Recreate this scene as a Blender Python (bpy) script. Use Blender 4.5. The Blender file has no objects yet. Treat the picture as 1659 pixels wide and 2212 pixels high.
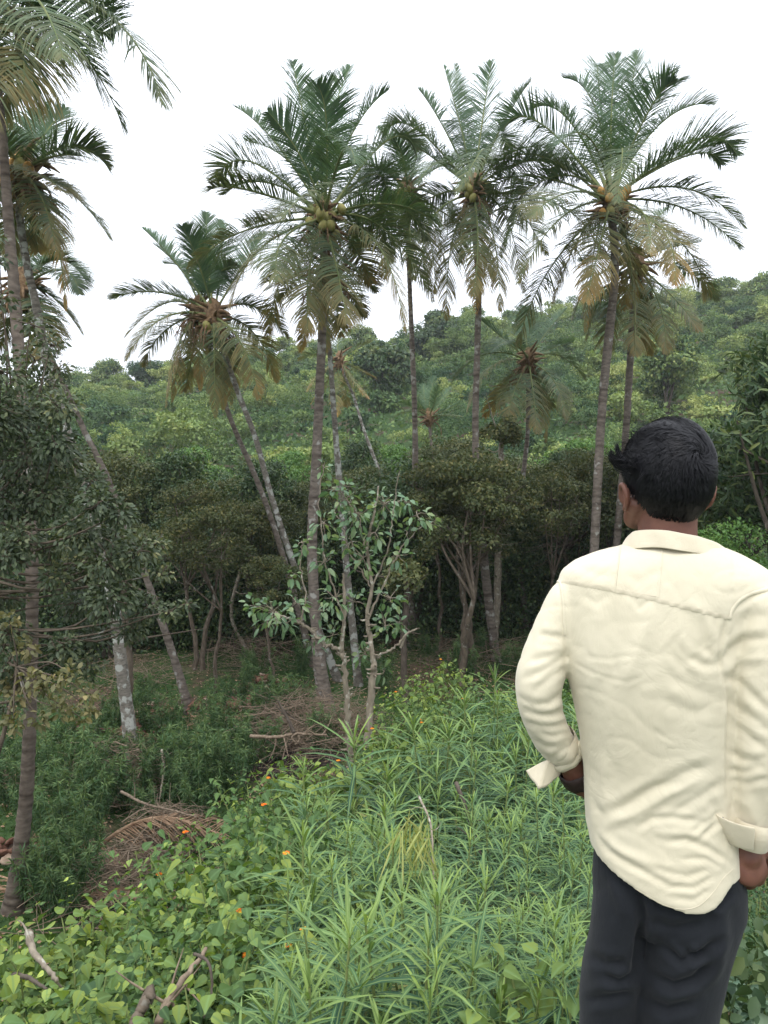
import bpy, bmesh, math, random
import numpy as np
from mathutils import Vector, Matrix, noise
from mathutils.bvhtree import BVHTree

# ------------------------------------------------------------------ camera, sky, sun, exposure
R = math.radians
scene = bpy.context.scene
COL = scene.collection
CZ = 1.6
F = 3094.0
PITCH = math.atan(198.0 / F)
cam_d = bpy.data.cameras.new("camera")
cam_d.sensor_fit = 'VERTICAL'
cam_d.sensor_height = 36.0
cam_d.sensor_width = 27.0
cam_d.lens = F / 4096.0 * 36.0
cam_d.clip_start = 0.05
cam_d.clip_end = 2000.0
cam = bpy.data.objects.new("camera", cam_d)
COL.objects.link(cam)
cam.location = (0, 0, CZ)
cam.rotation_euler = (R(90) - PITCH, 0, 0)
scene.camera = cam

world = bpy.data.worlds.new("World")
scene.world = world
world.use_nodes = True
wt = world.node_tree
wt.nodes.clear()
SUN_EL, SUN_AZ = R(58), R(200)
sky = wt.nodes.new('ShaderNodeTexSky')
sky.sky_type = 'NISHITA'
sky.sun_disc = False
sky.sun_elevation = SUN_EL
sky.sun_rotation = SUN_AZ
sky.dust_density = 4.0
geo = wt.nodes.new('ShaderNodeTexCoord')
sep = wt.nodes.new('ShaderNodeSeparateXYZ')
wt.links.new(geo.outputs['Generated'], sep.inputs[0])
mr = wt.nodes.new('ShaderNodeMapRange')
mr.inputs['From Min'].default_value = 0.0
mr.inputs['From Max'].default_value = 1.0
mr.inputs['To Min'].default_value = 0.75
mr.inputs['To Max'].default_value = 1.75
wt.links.new(sep.outputs['Z'], mr.inputs['Value'])
cl = wt.nodes.new('ShaderNodeMix')
cl.data_type = 'RGBA'
cl.blend_type = 'MULTIPLY'
cl.inputs['Factor'].default_value = 1.0
cl.inputs['A'].default_value = (14.4, 15.0, 16.2, 1)
wt.links.new(mr.outputs['Result'], cl.inputs['B'])
mx = wt.nodes.new('ShaderNodeMix')
mx.data_type = 'RGBA'
mx.inputs['Factor'].default_value = 0.9
wt.links.new(sky.outputs[0], mx.inputs['A'])
wt.links.new(cl.outputs['Result'], mx.inputs['B'])
bg = wt.nodes.new('ShaderNodeBackground')
bg.inputs['Strength'].default_value = 0.1
wo = wt.nodes.new('ShaderNodeOutputWorld')
wt.links.new(mx.outputs['Result'], bg.inputs['Color'])
wt.links.new(bg.outputs[0], wo.inputs['Surface'])

sun_d = bpy.data.lights.new("sun", 'SUN')
sun_d.energy = 1.1
sun_d.angle = R(28)
sun_d.color = (1.0, 0.965, 0.91)
sun = bpy.data.objects.new("sun", sun_d)
COL.objects.link(sun)
sd = Vector((math.cos(SUN_EL) * math.sin(SUN_AZ), math.cos(SUN_EL) * math.cos(SUN_AZ), math.sin(SUN_EL)))
sun.rotation_euler = sd.to_track_quat('Z', 'Y').to_euler()

vs = scene.view_settings
vs.view_transform = 'Standard'
vs.look = 'None'
vs.exposure = 0.3
vs.gamma = 1.0
scene.cycles.max_bounces = 6
scene.cycles.diffuse_bounces = 3
scene.cycles.glossy_bounces = 2
scene.cycles.transmission_bounces = 3
scene.cycles.volume_bounces = 0
scene.cycles.transparent_max_bounces = 4
scene.cycles.use_adaptive_sampling = True
scene.cycles.adaptive_threshold = 0.015

# ------------------------------------------------------------------ helpers
K = 1.852 / F
cp, sp = math.cos(PITCH), math.sin(PITCH)


def at(x, y, Y):
    """point at forward distance Y seen at picture position x, y (1659 x 2212 grid)"""
    u = (x - 829.5) * K
    v = (1106.0 - y) * K
    d = np.array([u, cp + v * sp, -sp + v * cp])
    return np.array([0, 0, CZ]) + d * (Y / d[1])


def to_px(P):
    """picture grid position of world points (N,3)"""
    Q = np.asarray(P) - np.array([0, 0, CZ])
    f = Q[:, 1] * cp - Q[:, 2] * sp
    v = (Q[:, 1] * sp + Q[:, 2] * cp) / f
    u = Q[:, 0] / f
    return 829.5 + u / K, 1106.0 - v / K


def nrm(a):
    return a / np.maximum(np.linalg.norm(a, axis=-1, keepdims=True), 1e-9)


def mk(name, V, chunks, mats, mi=None, attrs=None, parent=None, smooth=True):
    """one mesh object from vertex array and arrays of faces"""
    V = np.ascontiguousarray(V, dtype=np.float32)
    me = bpy.data.meshes.new(name)
    me.vertices.add(len(V))
    me.vertices.foreach_set("co", V.ravel())
    loops = np.concatenate([np.asarray(c, dtype=np.int32).ravel() for c in chunks])
    tot = np.concatenate([np.full(len(c), np.asarray(c).shape[1], dtype=np.int32) for c in chunks])
    st = np.concatenate([[0], np.cumsum(tot)[:-1]]).astype(np.int32)
    me.loops.add(len(loops))
    me.loops.foreach_set("vertex_index", loops)
    me.polygons.add(len(tot))
    me.polygons.foreach_set("loop_start", st)
    for m in (mats if isinstance(mats, (list, tuple)) else [mats]):
        me.materials.append(m)
    if mi is not None:
        me.polygons.foreach_set("material_index", np.ascontiguousarray(mi, dtype=np.int32))
    me.update(calc_edges=True)
    if attrs:
        for k, a in attrs.items():
            at_ = me.attributes.new(k, 'FLOAT', 'POINT')
            at_.data.foreach_set("value", np.ascontiguousarray(a, dtype=np.float32))
    me.polygons.foreach_set("use_smooth", np.full(len(tot), smooth, dtype=bool))
    o = bpy.data.objects.new(name, me)
    COL.objects.link(o)
    if parent is not None:
        o.parent = parent
    return o


class MB:
    """collects chunks of geometry into one mesh"""
    def __init__(s):
        s.V, s.F, s.M, s.A, s.n = [], [], [], {}, 0

    def add(s, V, F, mi=0, **attrs):
        V = np.asarray(V, dtype=np.float32)
        F = np.asarray(F, dtype=np.int32)
        s.V.append(V)
        s.F.append(F + s.n)
        s.M.append(np.full(len(F), mi, dtype=np.int32))
        for k in set(list(s.A) + list(attrs)):
            if k not in s.A:
                s.A[k] = [np.zeros(s.n, dtype=np.float32)] if s.n else []
            a = attrs.get(k, 0.0)
            s.A[k].append(np.broadcast_to(np.asarray(a, dtype=np.float32), (len(V),)).copy())
        s.n += len(V)

    def build(s, name, mats, parent=None, smooth=True, org=None):
        V = np.concatenate(s.V)
        if org is not None:
            V = V - np.asarray(org, dtype=np.float32)
        return mk(name, V, s.F, mats, np.concatenate(s.M), {k: np.concatenate(v) for k, v in s.A.items()}, parent, smooth)


def tag(o, label=None, cat=None, group=None, kind=None):
    if label: o['label'] = label
    if cat: o['category'] = cat
    if group: o['group'] = group
    if kind: o['kind'] = kind
    return o


def thing(name, loc, label, cat, group=None):
    o = bpy.data.objects.new(name, None)
    COL.objects.link(o)
    o.location = [float(c) for c in loc]
    o.empty_display_size = 0.2
    return tag(o, label, cat, group)


def copy_tree(o, parent=None):
    c = o.copy()
    COL.objects.link(c)
    c.parent = parent
    for ch in list(o.children):
        copy_tree(ch, c)
    return c


def grid_faces(nu, nv, wrap=False):
    """quads of a grid with nu rows of nv vertices"""
    i = np.arange(nu - 1)[:, None] * nv
    if wrap:
        j = np.arange(nv)[None, :]
        j2 = (j + 1) % nv
    else:
        j = np.arange(nv - 1)[None, :]
        j2 = j + 1
    a = (i + j).ravel(); b = (i + j2).ravel()
    c = (i + nv + j2).ravel(); d = (i + nv + j).ravel()
    return np.stack([a, b, c, d], 1)


def tube(pts, rad, n=8, cap=False, ring=None):
    """tapered tube along a polyline: V, F"""
    pts = np.asarray(pts, dtype=float)
    rad = np.broadcast_to(np.asarray(rad, dtype=float), (len(pts),))
    T = nrm(np.gradient(pts, axis=0))
    ref = np.array([1.0, 0.03, 0.02]) if abs(T[:, 0]).mean() < 0.8 else np.array([0.02, 1.0, 0.05])
    A = nrm(np.cross(T, ref)); B = np.cross(T, A)
    th = np.linspace(0, 2 * math.pi, n, endpoint=False)
    V = pts[:, None] + rad[:, None, None] * (np.cos(th)[None, :, None] * A[:, None] + np.sin(th)[None, :, None] * B[:, None])
    V = V.reshape(-1, 3)
    Fc = grid_faces(len(pts), n, True)
    if cap:
        e = len(V)
        V = np.concatenate([V, pts[:1], pts[-1:]])
        j = np.arange(n)
        c1 = np.stack([(j + 1) % n, j, np.full(n, e), np.full(n, e)], 1)
        o = (len(pts) - 1) * n
        c2 = np.stack([o + j, o + (j + 1) % n, np.full(n, e + 1), np.full(n, e + 1)], 1)
        return V, Fc, np.concatenate([c1[:, :3], c2[:, :3]])
    return V, Fc


def add_tube(mb, pts, rad, n=8, mi=0, cap=False, **at_):
    r = tube(pts, rad, n, cap)
    if cap:
        V, Fq, Ft = r
        base = mb.n
        mb.add(V, Fq, mi, **at_)
        mb.F.append(Ft + base); mb.M.append(np.full(len(Ft), mi, dtype=np.int32))
    else:
        mb.add(r[0], r[1], mi, **at_)


def bez(p0, p1, p2, n):
    t = np.linspace(0, 1, n)[:, None]
    return (1 - t) ** 2 * p0 + 2 * t * (1 - t) * p1 + t ** 2 * p2


def smooth_path(P, n):
    """Catmull-Rom resample of a polyline to n points"""
    P = np.asarray(P, dtype=float)
    Q = np.concatenate([[2 * P[0] - P[1]], P, [2 * P[-1] - P[-2]]])
    t = np.linspace(0, len(P) - 1 - 1e-6, n)
    i = t.astype(int); f = (t - i)[:, None]
    a, b, c, d = Q[i], Q[i + 1], Q[i + 2], Q[i + 3]
    return 0.5 * ((2 * b) + (c - a) * f + (2 * a - 5 * b + 4 * c - d) * f ** 2 + (3 * b - a - 3 * c + d) * f ** 3)


# leaf templates: rows of (along, across, up)
def template(us, ws, fold=0.25, curve=0.1):
    V, Fc = [], []
    for u, w in zip(us, ws):
        for s in (-1, 0, 1):
            V.append((u, s * w * 0.5, fold * abs(s) * w * 0.5, -curve * u * u))
    n = len(us)
    return np.array(V), grid_faces(n, 3)


T_DIAMOND = (np.array([(0, 0, 0, 0), (.45, -.5, .14, 0), (1, 0, 0, -.08), (.5, .5, .14, 0)]), np.array([[0, 1, 2, 3]]))
T_OVAL = template([0, .25, .6, .85, 1], [0.05, .85, 1.0, .5, .02], .25, .12)
T_HEART = template([-.06, .12, .4, .72, 1], [.5, 1.0, .95, .45, .02], .22, .16)
T_STRAP = template([0, .12, .4, .7, .9, 1], [.3, .75, 1, .9, .5, .02], .30, .07)
T_LONG = template([0, .12, .4, .7, .9, 1], [.25, .7, 1, .85, .4, .02], .35, .22)


def place(tp, P, D, N, L, W, droop=0.0):
    """copies of a leaf template: V, F, across, index"""
    tv, tf = tp
    D = nrm(D)
    S = nrm(np.cross(N, D)); Nn = np.cross(D, S)
    L = np.broadcast_to(L, (len(P),))[:, None, None]; W = np.broadcast_to(W, (len(P),))[:, None, None]
    dr = np.broadcast_to(droop, (len(P),))[:, None, None]
    u = tv[None, :, 0:1]; v = tv[None, :, 1:2]; w = tv[None, :, 2:3]; cv = tv[None, :, 3:4]
    V = P[:, None] + L * u * D[:, None] + W * v * S[:, None] + (W * w + L * cv) * Nn[:, None]
    V[..., 2:3] -= dr * L * u ** 2
    k = len(tv)
    Fc = tf[None] + (np.arange(len(P)) * k)[:, None, None]
    ac = np.tile(np.abs(tv[:, 1]) * 2, len(P))
    return V.reshape(-1, 3), Fc.reshape(-1, tf.shape[1]), ac, np.repeat(np.arange(len(P)), k)


def rdir(rs, n, up=0.0):
    d = rs.normal(size=(n, 3))
    d = nrm(d)
    d[:, 2] += up
    return nrm(d)


# ------------------------------------------------------------------ materials
def newmat(name):
    m = bpy.data.materials.new(name)
    m.use_nodes = True
    nt = m.node_tree
    nt.nodes.clear()
    out = nt.nodes.new('ShaderNodeOutputMaterial')
    b = nt.nodes.new('ShaderNodeBsdfPrincipled')
    nt.links.new(b.outputs[0], out.inputs['Surface'])
    return m, nt, b, out


def ramp(nt, stops):
    r = nt.nodes.new('ShaderNodeValToRGB')
    el = r.color_ramp.elements
    while len(el) < len(stops):
        el.new(0.5)
    for e, (p, c) in zip(el, stops):
        e.position = p
        e.color = (c[0], c[1], c[2], 1)
    return r


def noise_node(nt, scale, detail=3.0, coord='Object', vec_scale=None):
    tc = nt.nodes.new('ShaderNodeTexCoord')
    n = nt.nodes.new('ShaderNodeTexNoise')
    n.inputs['Scale'].default_value = scale
    n.inputs['Detail'].default_value = detail
    if vec_scale:
        mp = nt.nodes.new('ShaderNodeMapping')
        mp.inputs['Scale'].default_value = vec_scale
        nt.links.new(tc.outputs[coord], mp.inputs[0])
        nt.links.new(mp.outputs[0], n.inputs['Vector'])
    else:
        nt.links.new(tc.outputs[coord], n.inputs['Vector'])
    return n


def mixc(nt, a, b, fac, mode='MIX'):
    m = nt.nodes.new('ShaderNodeMix')
    m.data_type = 'RGBA'
    m.blend_type = mode
    for sock, v in (('A', a), ('B', b)):
        if isinstance(v, (tuple, list)):
            m.inputs[sock].default_value = (v[0], v[1], v[2], 1)
        else:
            nt.links.new(v, m.inputs[sock])
    if isinstance(fac, (int, float)):
        m.inputs['Factor'].default_value = fac
    else:
        nt.links.new(fac, m.inputs['Factor'])
    return m.outputs['Result']


def bump(nt, b, height, strength=0.4, dist=0.01):
    bp = nt.nodes.new('ShaderNodeBump')
    bp.inputs['Strength'].default_value = strength
    bp.inputs['Distance'].default_value = dist
    nt.links.new(height, bp.inputs['Height'])
    nt.links.new(bp.outputs[0], b.inputs['Normal'])


def attr(nt, name):
    a = nt.nodes.new('ShaderNodeAttribute')
    a.attribute_name = name
    return a.outputs['Fac']


def leaf_mat(name, stops, rough=0.5, spec=0.35, trans=0.25, midrib=None, dry=None, nscale=3.0):
    m, nt, b, out = newmat(name)
    r = ramp(nt, stops)
    nt.links.new(attr(nt, 'rnd'), r.inputs[0])
    c = r.outputs[0]
    if dry:
        c = mixc(nt, c, dry, attr(nt, 'dry'))
    if midrib:
        mrn = nt.nodes.new('ShaderNodeMapRange')
        mrn.inputs['From Min'].default_value = 0.0
        mrn.inputs['From Max'].default_value = 0.28
        mrn.inputs['To Min'].default_value = 0.75
        mrn.inputs['To Max'].default_value = 0.0
        nt.links.new(attr(nt, 'across'), mrn.inputs['Value'])
        c = mixc(nt, c, midrib, mrn.outputs['Result'])
    n = noise_node(nt, nscale)
    v = nt.nodes.new('ShaderNodeMapRange')
    v.inputs['From Min'].default_value = 0.3
    v.inputs['From Max'].default_value = 0.7
    v.inputs['To Min'].default_value = 0.75
    v.inputs['To Max'].default_value = 1.2
    nt.links.new(n.outputs[0], v.inputs['Value'])
    c = mixc(nt, c, v.outputs['Result'], 1.0, 'MULTIPLY')
    nt.links.new(c, b.inputs['Base Color'])
    b.inputs['Roughness'].default_value = rough
    b.inputs['Specular IOR Level'].default_value = spec
    if trans > 0:
        t = nt.nodes.new('ShaderNodeBsdfTranslucent')
        tc = mixc(nt, c, (1.25, 1.3, 0.55), 1.0, 'MULTIPLY')
        nt.links.new(tc, t.inputs['Color'])
        ms = nt.nodes.new('ShaderNodeMixShader')
        ms.inputs[0].default_value = trans
        nt.links.new(b.outputs[0], ms.inputs[1])
        nt.links.new(t.outputs[0], ms.inputs[2])
        nt.links.new(ms.outputs[0], out.inputs['Surface'])
    return m


def bark_mat(name, c1, c2, lichen=None, scale=14, ringy=False, lscale=6.0, lmin=.56):
    m, nt, b, out = newmat(name)
    n = noise_node(nt, scale, 5.0, vec_scale=(1, 1, .45 if not ringy else 2.2))
    r = ramp(nt, [(.3, c1), (.7, c2)])
    nt.links.new(n.outputs[0], r.inputs[0])
    c = r.outputs[0]
    if ringy:
        dk = mixc(nt, c, (.45, .42, .4), attr(nt, 'scar'), 'MULTIPLY')
        c = dk
    if lichen:
        n2 = noise_node(nt, lscale, 4.0)
        r2 = ramp(nt, [(lmin, (0, 0, 0)), (lmin + .07, (1, 1, 1))])
        nt.links.new(n2.outputs[0], r2.inputs[0])
        c = mixc(nt, c, lichen, r2.outputs[0])
    nt.links.new(c, b.inputs['Base Color'])
    b.inputs['Roughness'].default_value = 0.9
    b.inputs['Specular IOR Level'].default_value = 0.15
    bump(nt, b, n.outputs[0], 0.7, 0.02)
    return m


def plain_mat(name, c1, c2, scale=8.0, rough=0.8, spec=0.2, bmp=0.3, bdist=0.005):
    m, nt, b, out = newmat(name)
    n = noise_node(nt, scale, 4.0)
    r = ramp(nt, [(.3, c1), (.7, c2)])
    nt.links.new(n.outputs[0], r.inputs[0])
    nt.links.new(r.outputs[0], b.inputs['Base Color'])
    b.inputs['Roughness'].default_value = rough
    b.inputs['Specular IOR Level'].default_value = spec
    if bmp:
        bump(nt, b, n.outputs[0], bmp, bdist)
    return m


M = {}
M['frond'] = leaf_mat('coconut frond', [(0, (.036, .082, .048)), (.5, (.074, .130, .070)), (1, (.13, .175, .085))], .55, .2, .18, dry=(.36, .20, .06))
M['rachis'] = plain_mat('coconut leaf stalk', (.10, .14, .055), (.19, .20, .08), 6)
M['palm_bark'] = bark_mat('palm bark', (.095, .078, .064), (.20, .168, .14), (.30, .29, .26), 9, True, 5.0, .60)
M['palm_bark_pale'] = bark_mat('lichened palm bark', (.10, .09, .075), (.21, .19, .16), (.34, .345, .31), 14, True, 7.0, .52)
M['palm_bark_shaded'] = bark_mat('shade-darkened palm bark', (.075, .06, .048), (.16, .13, .105), (.30, .29, .26), 9, True, 3.0, .66)  # palm bark with the shade on the nearest trunk put into its colour
M['fibre'] = plain_mat('palm fibre', (.10, .06, .035), (.24, .16, .09), 20, .95)
M['coconut_orange'] = plain_mat('orange coconut husk', (.36, .17, .04), (.45, .26, .07), 6, .5)
M['coconut_green'] = plain_mat('green coconut husk', (.16, .17, .05), (.30, .26, .09), 6, .5)
M['bark'] = bark_mat('tree bark', (.07, .055, .04), (.15, .12, .09), (.22, .21, .18), 16, False, 7, .62)
M['bark_dark'] = bark_mat('dark tree bark', (.05, .04, .032), (.11, .09, .07), None, 16)
M['bark_pale'] = bark_mat('pale tree bark', (.15, .125, .095), (.28, .24, .18), (.36, .34, .28), 22, False, 14, .58)
M['leaf_hill'] = leaf_mat('hill foliage', [(0, (.035, .078, .045)), (.35, (.10, .16, .062)), (.7, (.205, .265, .09)), (1, (.33, .36, .13))], .7, .15, .2, nscale=.6)
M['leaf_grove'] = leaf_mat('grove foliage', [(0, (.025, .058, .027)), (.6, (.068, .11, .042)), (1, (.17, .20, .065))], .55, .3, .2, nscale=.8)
M['leaf_brown'] = leaf_mat('brownish grove foliage', [(0, (.04, .06, .026)), (.6, (.095, .11, .042)), (1, (.19, .17, .065))], .6, .25, .2, nscale=.8)
M['leaf_left'] = leaf_mat('grey green foliage', [(0, (.035, .055, .03)), (.6, (.075, .10, .05)), (.93, (.13, .15, .07)), (1, (.20, .20, .09))], .5, .3, .18)
M['leaf_yellow'] = leaf_mat('yellowing foliage', [(0, (.10, .11, .045)), (.6, (.19, .18, .085)), (1, (.32, .26, .11))], .5, .3, .25)
M['leaf_fresh'] = leaf_mat('fresh green foliage', [(0, (.06, .14, .04)), (.6, (.11, .21, .05)), (1, (.19, .27, .08))], .5, .3, .3)
M['leaf_thorn'] = leaf_mat('thorn tree foliage', [(0, (.06, .13, .07)), (.6, (.14, .23, .12)), (1, (.26, .32, .13))], .38, .5, .3, midrib=(.16, .24, .12))
M['leaf_lantana'] = leaf_mat('lantana foliage', [(0, (.035, .082, .032)), (.6, (.10, .175, .05)), (1, (.24, .31, .08))], .55, .22, .3, midrib=(.12, .21, .08))
M['leaf_vine'] = leaf_mat('vine foliage', [(0, (.045, .09, .03)), (.5, (.135, .205, .05)), (1, (.32, .38, .08))], .55, .2, .32, midrib=(.17, .27, .10))
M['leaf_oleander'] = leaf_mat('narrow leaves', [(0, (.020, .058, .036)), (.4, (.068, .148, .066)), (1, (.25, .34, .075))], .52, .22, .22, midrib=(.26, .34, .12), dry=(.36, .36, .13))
M['leaf_weed'] = leaf_mat('fine weed foliage', [(0, (.032, .075, .032)), (.6, (.065, .125, .05)), (1, (.13, .19, .07))], .6, .2, .25)
M['leaf_glaucous'] = leaf_mat('grey blue foliage', [(0, (.09, .16, .10)), (.6, (.13, .21, .13)), (1, (.20, .27, .17))], .6, .2, .2, midrib=(.22, .30, .2))
M['grass'] = leaf_mat('short grass', [(0, (.03, .075, .02)), (.6, (.06, .12, .03)), (1, (.13, .17, .05))], .7, .15, .2)
M['stem_green'] = plain_mat('green stem', (.10, .15, .045), (.20, .23, .08), 20)
M['twig'] = plain_mat('dry twig', (.12, .085, .06), (.27, .21, .15), 30, .95)
M['dry_leaf'] = plain_mat('dry palm leaf', (.17, .10, .06), (.36, .25, .16), 12, .9)
M['husk'] = plain_mat('red brown husk', (.085, .04, .028), (.19, .10, .068), 12, .95)
M['husk_pale'] = plain_mat('pale husk fibre', (.24, .17, .12), (.36, .28, .21), 18, .95)
M['petal'] = plain_mat('orange petal', (.75, .10, .02), (.85, .22, .02), 40, .6, .2, 0)
M['petal_yellow'] = plain_mat('yellow petal', (.85, .42, .02), (.8, .5, .03), 40, .6, .2, 0)


def ground_mat():
    m, nt, b, out = newmat('forest floor')
    n1 = noise_node(nt, .55, 5.0)
    n2 = noise_node(nt, 9.0, 6.0)
    soil = ramp(nt, [(.3, (.045, .032, .022)), (.55, (.085, .058, .04)), (.75, (.13, .09, .06))])
    nt.links.new(n2.outputs[0], soil.inputs[0])
    gr = ramp(nt, [(.3, (.02, .045, .014)), (.7, (.05, .085, .028))])
    nt.links.new(n2.outputs[0], gr.inputs[0])
    f = ramp(nt, [(.36, (0, 0, 0)), (.48, (1, 1, 1))])
    nt.links.new(n1.outputs[0], f.inputs[0])
    c = mixc(nt, soil.outputs[0], gr.outputs[0], f.outputs[0])
    nt.links.new(c, b.inputs['Base Color'])
    b.inputs['Roughness'].default_value = .95
    b.inputs['Specular IOR Level'].default_value = .1
    bump(nt, b, n2.outputs[0], .8, .03)
    return m


# ------------------------------------------------------------------ the ground: one sheet with bank, grove floor and hill
RX = np.array([-260, -90, -62, -45, -20, 0, 10, 30, 55, 90, 260.])
RZ = np.array([10, 11, 12, 12.5, 16.5, 20, 21.5, 24, 27.5, 28, 27.])


def gheight(x, y):
    x = np.asarray(x, dtype=float); y = np.asarray(y, dtype=float)
    k = np.clip((x + 3.0) / 3.2, 0, 1)
    k = k * k * (3 - 2 * k)
    pad = np.clip((x - .15) / .45, 0, 1)
    pad = pad * pad * (3 - 2 * pad)
    y0 = .85 + 1.15 * pad
    y1 = 6.4 + 5.4 * k
    t = np.clip((y - y0) / (y1 - y0), 0, 1)
    s = 1 - (1 - t) ** (1.45 + .3 * k)
    z = -3.4 * s
    rz = np.interp(x, RX, RZ)
    h = np.clip((y - 38) / 88., 0, 1)
    hs = h * (1.15 - .15 * h)
    back = np.clip((y - 132) / 130., 0, 1)
    z = z + (rz + 3.4) * hs * (1 - .5 * back * back * (3 - 2 * back))
    w = np.clip((y - 2) / 10, 0, 1)
    z = z + w * (.10 * np.sin(x * .9 + .3) * np.sin(y * .7 + 1.1) + .05 * np.sin(x * 2.3 + y * 1.7)) + .015 * np.sin(x * 6 + 1) * np.sin(y * 5)
    z = z + h * (1.3 * np.sin(x * .11 + 1.0) * np.sin(y * .09 + .4) + .7 * np.sin(x * .23 + y * .19))
    return z


def axis(a, b, fine0, fine1, nf, nc):
    m = np.linspace(fine0, fine1, nf)
    lo = fine0 - (fine0 - a) * np.linspace(1, 0, nc, endpoint=False) ** 1.8
    hi = fine1 + (b - fine1) * np.linspace(0, 1, nc + 1)[1:] ** 1.8
    return np.concatenate([lo, m, hi])




def gat(px, py):
    """point of the ground seen at a picture position"""
    Ys = np.linspace(1.2, 70, 1400)
    d = at(px, py, 1.0) - np.array([0, 0, CZ])
    P = np.array([0, 0, CZ]) + d[None] * Ys[:, None]
    hit = np.where(P[:, 2] < gheight(P[:, 0], P[:, 1]))[0]
    p = P[hit[0]] if len(hit) else P[-1]
    p = p.copy(); p[2] = float(gheight(p[0], p[1]))
    return p


gx = axis(-260, 260, -14, 12, 150, 60)
gy = axis(-40, 420, 0, 26, 150, 60)
GX, GY = np.meshgrid(gx, gy)
GV = np.stack([GX, GY, gheight(GX, GY)], -1).reshape(-1, 3)
ground = mk('ground', GV, [grid_faces(len(gy), len(gx))], ground_mat())
tag(ground, 'bare soil and green forest floor rising into the hill', kind='structure')
# ------------------------------------------------------------------ coconut palms
def make_frond(rs, P0, C, P2, Lm, dry, age, parent, org, n=112, wid=.020):
    pts = bez(P0, C, P2, 26)
    mb = MB()
    L = np.linalg.norm(np.diff(pts, axis=0), axis=1).sum()
    rr = np.linspace(.030, .004, 26)
    rr[:3] = (.07, .055, .045)
    add_tube(mb, pts, rr, 5, 1, rnd=.5, dry=0)
    hz = P2 - P0
    rad = np.array([hz[0], hz[1], 0.0])
    rad = nrm(rad + 1e-6)
    S0 = np.cross(rad, np.array([0, 0, 1.0]))
    tw = rs.uniform(-.5, .5)
    t = np.linspace(.17, .995, n)
    t = np.clip(t + rs.uniform(-.003, .003, n), 0, 1)
    Pt = np.stack([np.interp(t, np.linspace(0, 1, 26), pts[:, k]) for k in range(3)], 1)
    T = nrm(np.stack([np.interp(t, np.linspace(0, 1, 26), np.gradient(pts[:, k])) for k in range(3)], 1))
    S = nrm(S0[None] * math.cos(tw) + np.cross(T, S0[None]) * math.sin(tw) * (.3 + .7 * t[:, None]))
    S = nrm(S - (S * T).sum(1, keepdims=True) * T)
    N = np.cross(S, T)
    N = np.where(N[:, 2:3] < 0, -N, N) if age > .3 else N * np.sign(N[:, 2].mean() + 1e-6)
    ll = 1.25 * Lm * np.interp(t, [.15, .3, .5, .75, .92, 1], [.55, .95, 1, .80, .38, .10])
    side_gap = [rs.uniform(.2, .9, 3) for _ in range(2)]
    for si, s in enumerate((-1, 1)):
        keep = rs.rand(n) > .05
        for gi, gpos in enumerate(side_gap[si][: (3 if age > .45 else 1)]):
            keep &= np.abs(t - gpos) > (.008, .020, .012)[gi] * (1 + age)
        p = Pt[keep]; k = keep.sum()
        fwd = np.interp(t[keep], [0, .6, 1], [.35, .75, 1.6])[:, None]
        lift = (.45 - .5 * age)
        clump = np.repeat(rs.normal(0, .16, k // 5 + 1), 5)[:k]
        D = nrm(S[keep] * s * (1.0) + T[keep] * (fwd + rs.normal(0, .05, (k, 1)) + clump[:, None]) + N[keep] * (lift + rs.normal(0, .09, (k, 1))))
        ln = ll[keep] * rs.uniform(.85, 1.08, k)
        g = (.42 + 1.3 * age) * rs.uniform(.6, 1.45, k)
        seg = 4
        cur = p.copy(); D1 = D.copy()
        rows = []
        W = nrm(T[keep] - (T[keep] * D).sum(1, keepdims=True) * D)
        ws = [.75, 1.0, .85, .5, .06]
        for j in range(seg + 1):
            w = (wid * ws[j] * .5)
            rows.append(np.stack([cur - W * w, cur + W * w], 1))
            cur = cur + D1 * (ln / seg)[:, None]
            D1 = D1.copy(); D1[:, 2] -= g * (.10 + .16 * j)
            D1 = nrm(D1)
        V = np.stack(rows, 1).reshape(-1, 3)            # k, 5, 2
        base = np.arange(k)[:, None, None] * (2 * (seg + 1))
        q = grid_faces(seg + 1, 2)[None]
        Fc = (base + q).reshape(-1, 4)
        sv = np.tile(np.repeat(np.arange(seg + 1) / seg, 2), k)
        tv = np.repeat(t[keep], 2 * (seg + 1))
        rv = np.repeat(rs.uniform(.1, .9, k), 2 * (seg + 1)) * .5 + .25 + .25 * (1 - age) * 0
        dv = np.clip(dry * (.15 + 1.0 * tv ** 2 + .55 * sv) + np.repeat(rs.normal(0, .1 * min(1, dry * 3 + .15), k), 2 * (seg + 1)), 0, .95)
        mb.add(V, Fc, 0, rnd=rv + (.25 if dry > .3 else 0), dry=dv)
    return mb.build('frond', [M['frond'], M['rachis']], parent, True, org)


def ellipsoid(c, r, n=10, m=8):
    th = np.linspace(0, 2 * math.pi, n, endpoint=False)
    ph = np.linspace(-math.pi / 2, math.pi / 2, m)
    V = np.stack([np.cos(ph)[:, None] * np.cos(th), np.cos(ph)[:, None] * np.sin(th), np.sin(ph)[:, None] + 0 * th], -1)
    V = V.reshape(-1, 3) * np.asarray(r) + np.asarray(c)
    return V, grid_faces(m, n, True)


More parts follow.
